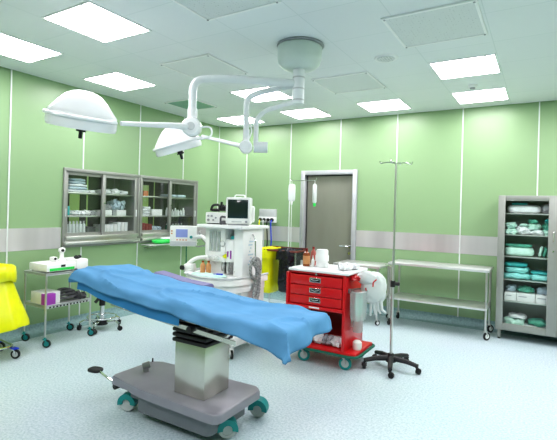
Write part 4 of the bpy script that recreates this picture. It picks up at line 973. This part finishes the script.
for s_, (a, b2) in enumerate(((GX0, .153), (.157, GX1))):
    w0, w1 = (.078, .110) if s_ == 0 else (.11, .078)
    q = MB(); q.box(a, a+w0, GY0, GY0+.02, GZ0, GZ1, .003); q.box(b2-w1, b2, GY0, GY0+.02, GZ0, GZ1, .003); q.box(a+w0, b2-w1, GY0, GY0+.02, GZ1-.065, GZ1, .002); q.box(a+w0, b2-w1, GY0, GY0+.02, GZ0, GZ0+.085, .002)
    do = q.build('door', 'steelc', tcb)
    MB().box(a+w0, b2-w1, GY0+.008, GY0+.012, GZ0+.085, GZ1-.065).build('glass_pane', 'glass', do)
    hx = b2-.055 if s_ == 0 else a+.055
    q = MB(); q.tube(arc([(hx, GY0, 1.22), (hx, GY0-.025, 1.225), (hx, GY0-.025, 1.345), (hx, GY0, 1.35)], .015), .007, 8); q.build('pull_handle', 'chrome', do); MB().cyl((hx+.0, GY0, 1.12), (hx, GY0-.008, 1.12), .01, n=10).build('door_lock', 'chrome', do)
def gpack(x, z, w, h, dep, m, label, group=None, rz=0, p=4, jit=.15, y=6.30, name='linen_pack', cat='pack', tilt=0):
    mb = MB(); mb.pillow((x, y, z+h/2+.001), (w, dep, h), rz, 6, p, jit, random.random()*40, tilt)
    return single(name, mb, m, label, cat, (x, y, z), group, 60)
gpack(-.22, SH[5], .36, .10, .26, 'linen', 'wide white linen pack on the top shelf of the tall cabinet', jit=.1)
gpack(-.27, SH[5]+.102, .18, .03, .16, 'tealc', 'thin teal cloth lying on the white pack, tall cabinet top shelf', jit=.2)
gpack(.045, SH[5], .17, .11, .24, 'greyp', 'grey wrapped pack right of the white pack on the top shelf', p=2.8, jit=.3)
# second shelf: jumble of green and white
k = 0
for x, dz, w, h, m_, p_ in ((-.35, 0, .14, .07, 'mint', 2.8), (-.22, 0, .16, .10, 'linen', 2.8), (-.07, 0, .15, .06, 'linen', 2.8), (.06, 0, .12, .07, 'mint', 2.8),
                            (-.36, .072, .11, .07, 'mint', 2.6), (-.10, .062, .12, .08, 'mint', 2.6), (.05, .072, .12, .07, 'mintd', 2.6), (-.12, .143, .10, .045, 'mintd', 2.6), (.065, .143, .11, .06, 'tealc', 2.6), (-.21, .102, .1, .03, 'mint', 2.6)):
    k += 1
    gpack(x, SH[4]+dz, w, h, .2, m_, {'mint': 'mint green crumpled cloth pack in the jumble on the second shelf', 'linen': 'white crumpled cloth pack in the jumble on the second shelf', 'mintd': 'dark green crumpled cloth pack in the jumble on the second shelf', 'tealc': 'teal cloth pack on top right of the jumble on the second shelf'}[m_],
          'jumbled cloth packs, second shelf, ' + {'mint': 'mint', 'linen': 'white', 'mintd': 'dark green', 'tealc': 'teal'}[m_], rz=.2*((k % 3)-1), p=p_, jit=.45, y=6.27)
gpack(-.26, SH[3], .32, .11, .24, 'mint', 'large mint green wrapped pack on the third shelf of the tall cabinet', jit=.1)
gpack(-.27, SH[3]+.112, .30, .035, .22, 'mintd', 'flat dark green cloth on the mint pack, third shelf', jit=.25)
for i in range(5): gpack(-.03+.045*i, SH[3]+.004, .035, .13-.01*(i % 2), .18, ('mint', 'mintd')[i % 2], ('pale green pouch leaning upright on the third shelf', 'dark green pouch leaning upright on the third shelf')[i % 2], ('pale upright pouches, third shelf', 'dark upright pouches, third shelf')[i % 2], p=4, jit=.15, tilt=.22)
for i in range(2): gpack(-.28+.0*i, SH[2]+.076*i, .30-.04*i, .074, .24, ('aqua', 'aqua')[i], 'aqua wrapped pack in the left stack on the fourth shelf', 'left aqua stack, fourth shelf', jit=.25)
gpack(-.29, SH[2]+.154, .25, .045, .22, 'tealc', 'dark teal pack topping the left stack on the fourth shelf', jit=.25)
gpack(.0, SH[2], .27, .075, .24, 'aqua', 'aqua wrapped pack on the right of the fourth shelf', jit=.2)
gpack(.0, SH[2]+.077, .26, .035, .22, 'tealc', 'teal cloth on the right aqua pack, fourth shelf', jit=.2)
def gbox(x0, x1, z, h, m, label, group=None, lab=True):
    y0_, y1_ = 6.17, 6.38
    o = single('supply_box', MB().box(x0, x1, y0_, y1_, z+.001, z+h, .003), m, label, 'box', ((x0+x1)/2, 6.27, z), group)
    if lab: MB().box(x0+.02, x0+.02+(x1-x0)*.45, y0_-.001, y0_+.001, z+h*.55, z+h*.66).build('printed_line', 'greyp', o)
    return o
for (a, b2), w_ in zip(((-.405, -.275), (-.27, -.075), (-.07, .125)), ('left', 'middle', 'right')):
    gbox(a, b2, SH[1], .10, 'paper', '%s white cardboard box in the row of three on the fifth shelf' % w_, 'white boxes on the fifth shelf')
    gpack((a+b2)/2, SH[1]+.101, b2-a-.02, .075, .16, {'left': 'paleb', 'middle': 'mintd', 'right': 'paleb'}[w_], '%s plastic-wrapped bundle on top of the %s white box' % ({'left': 'pale blue', 'middle': 'green', 'right': 'pale blue'}[w_], w_), p=2.8, jit=.35)
gpack(-.30, SH[0]-.07, .22, .11, .24, 'mint', 'mint and white folded cloth at the left of the bottom shelf', jit=.3)
gpack(-.07, SH[0]-.07, .30, .05, .24, 'linen', 'white folded cloth at the bottom right of the tall cabinet', jit=.3)
gpack(-.04, SH[0]-.018, .22, .07, .2, 'mintd', 'green folded cloth on the white one at the bottom of the tall cabinet', p=3, jit=.3)
gpack(-.26, SH[0]+.042, .2, .05, .2, 'linen', 'white cloth topping the mint pile on the bottom shelf', p=3, jit=.3)

# ------------------------------------------------------------------ lights out of view (the ceiling grid continues)
def area(x, y, z, sx, sy, pw, col=(1, .955, 1), rot=(0, 0, 0)):
    l = bpy.data.lights.new('ceiling_panel', 'AREA'); l.shape = 'RECTANGLE'; l.size = sx; l.size_y = sy; l.energy = pw; l.color = col
    o = bpy.data.objects.new('ceiling_panel_lamp', l); C.objects.link(o); o.location = (x, y, z); o.rotation_euler = rot
for x, y in ((-.71, 1.08), (.51, 2.3), (.51, 4.74), (-1.93, -.1), (-3.76, -.1), (1.7, 3.52), (1.1, 5.9)): area(x, y, H-.02, .57, .57, 26)

w = bpy.data.worlds.new('room_world'); bpy.context.scene.world = w; w.use_nodes = True
w.node_tree.nodes['Background'].inputs[0].default_value = (.8, .9, .95, 1); w.node_tree.nodes['Background'].inputs[1].default_value = .3

# ------------------------------------------------------------------ camera
cam = bpy.data.cameras.new('camera'); co_ = bpy.data.objects.new('camera', cam); C.objects.link(co_)
cam.sensor_width = 36; cam.lens = 441.33/557*36; cam.shift_y = -(220-209.4)/557; cam.clip_start = .05
co_.matrix_world = Matrix.Translation((0, 0, 1.529)) @ Matrix.Rotation(YAW, 4, 'Z') @ Matrix.Rotation(pi/2, 4, 'X') @ Matrix.Rotation(.0265, 4, 'Z')
S = bpy.context.scene; S.camera = co_
S.view_settings.view_transform = 'Standard'; S.view_settings.exposure = -0.02
try: S.view_settings.look = 'Medium High Contrast'
except Exception: S.view_settings.look = 'None'
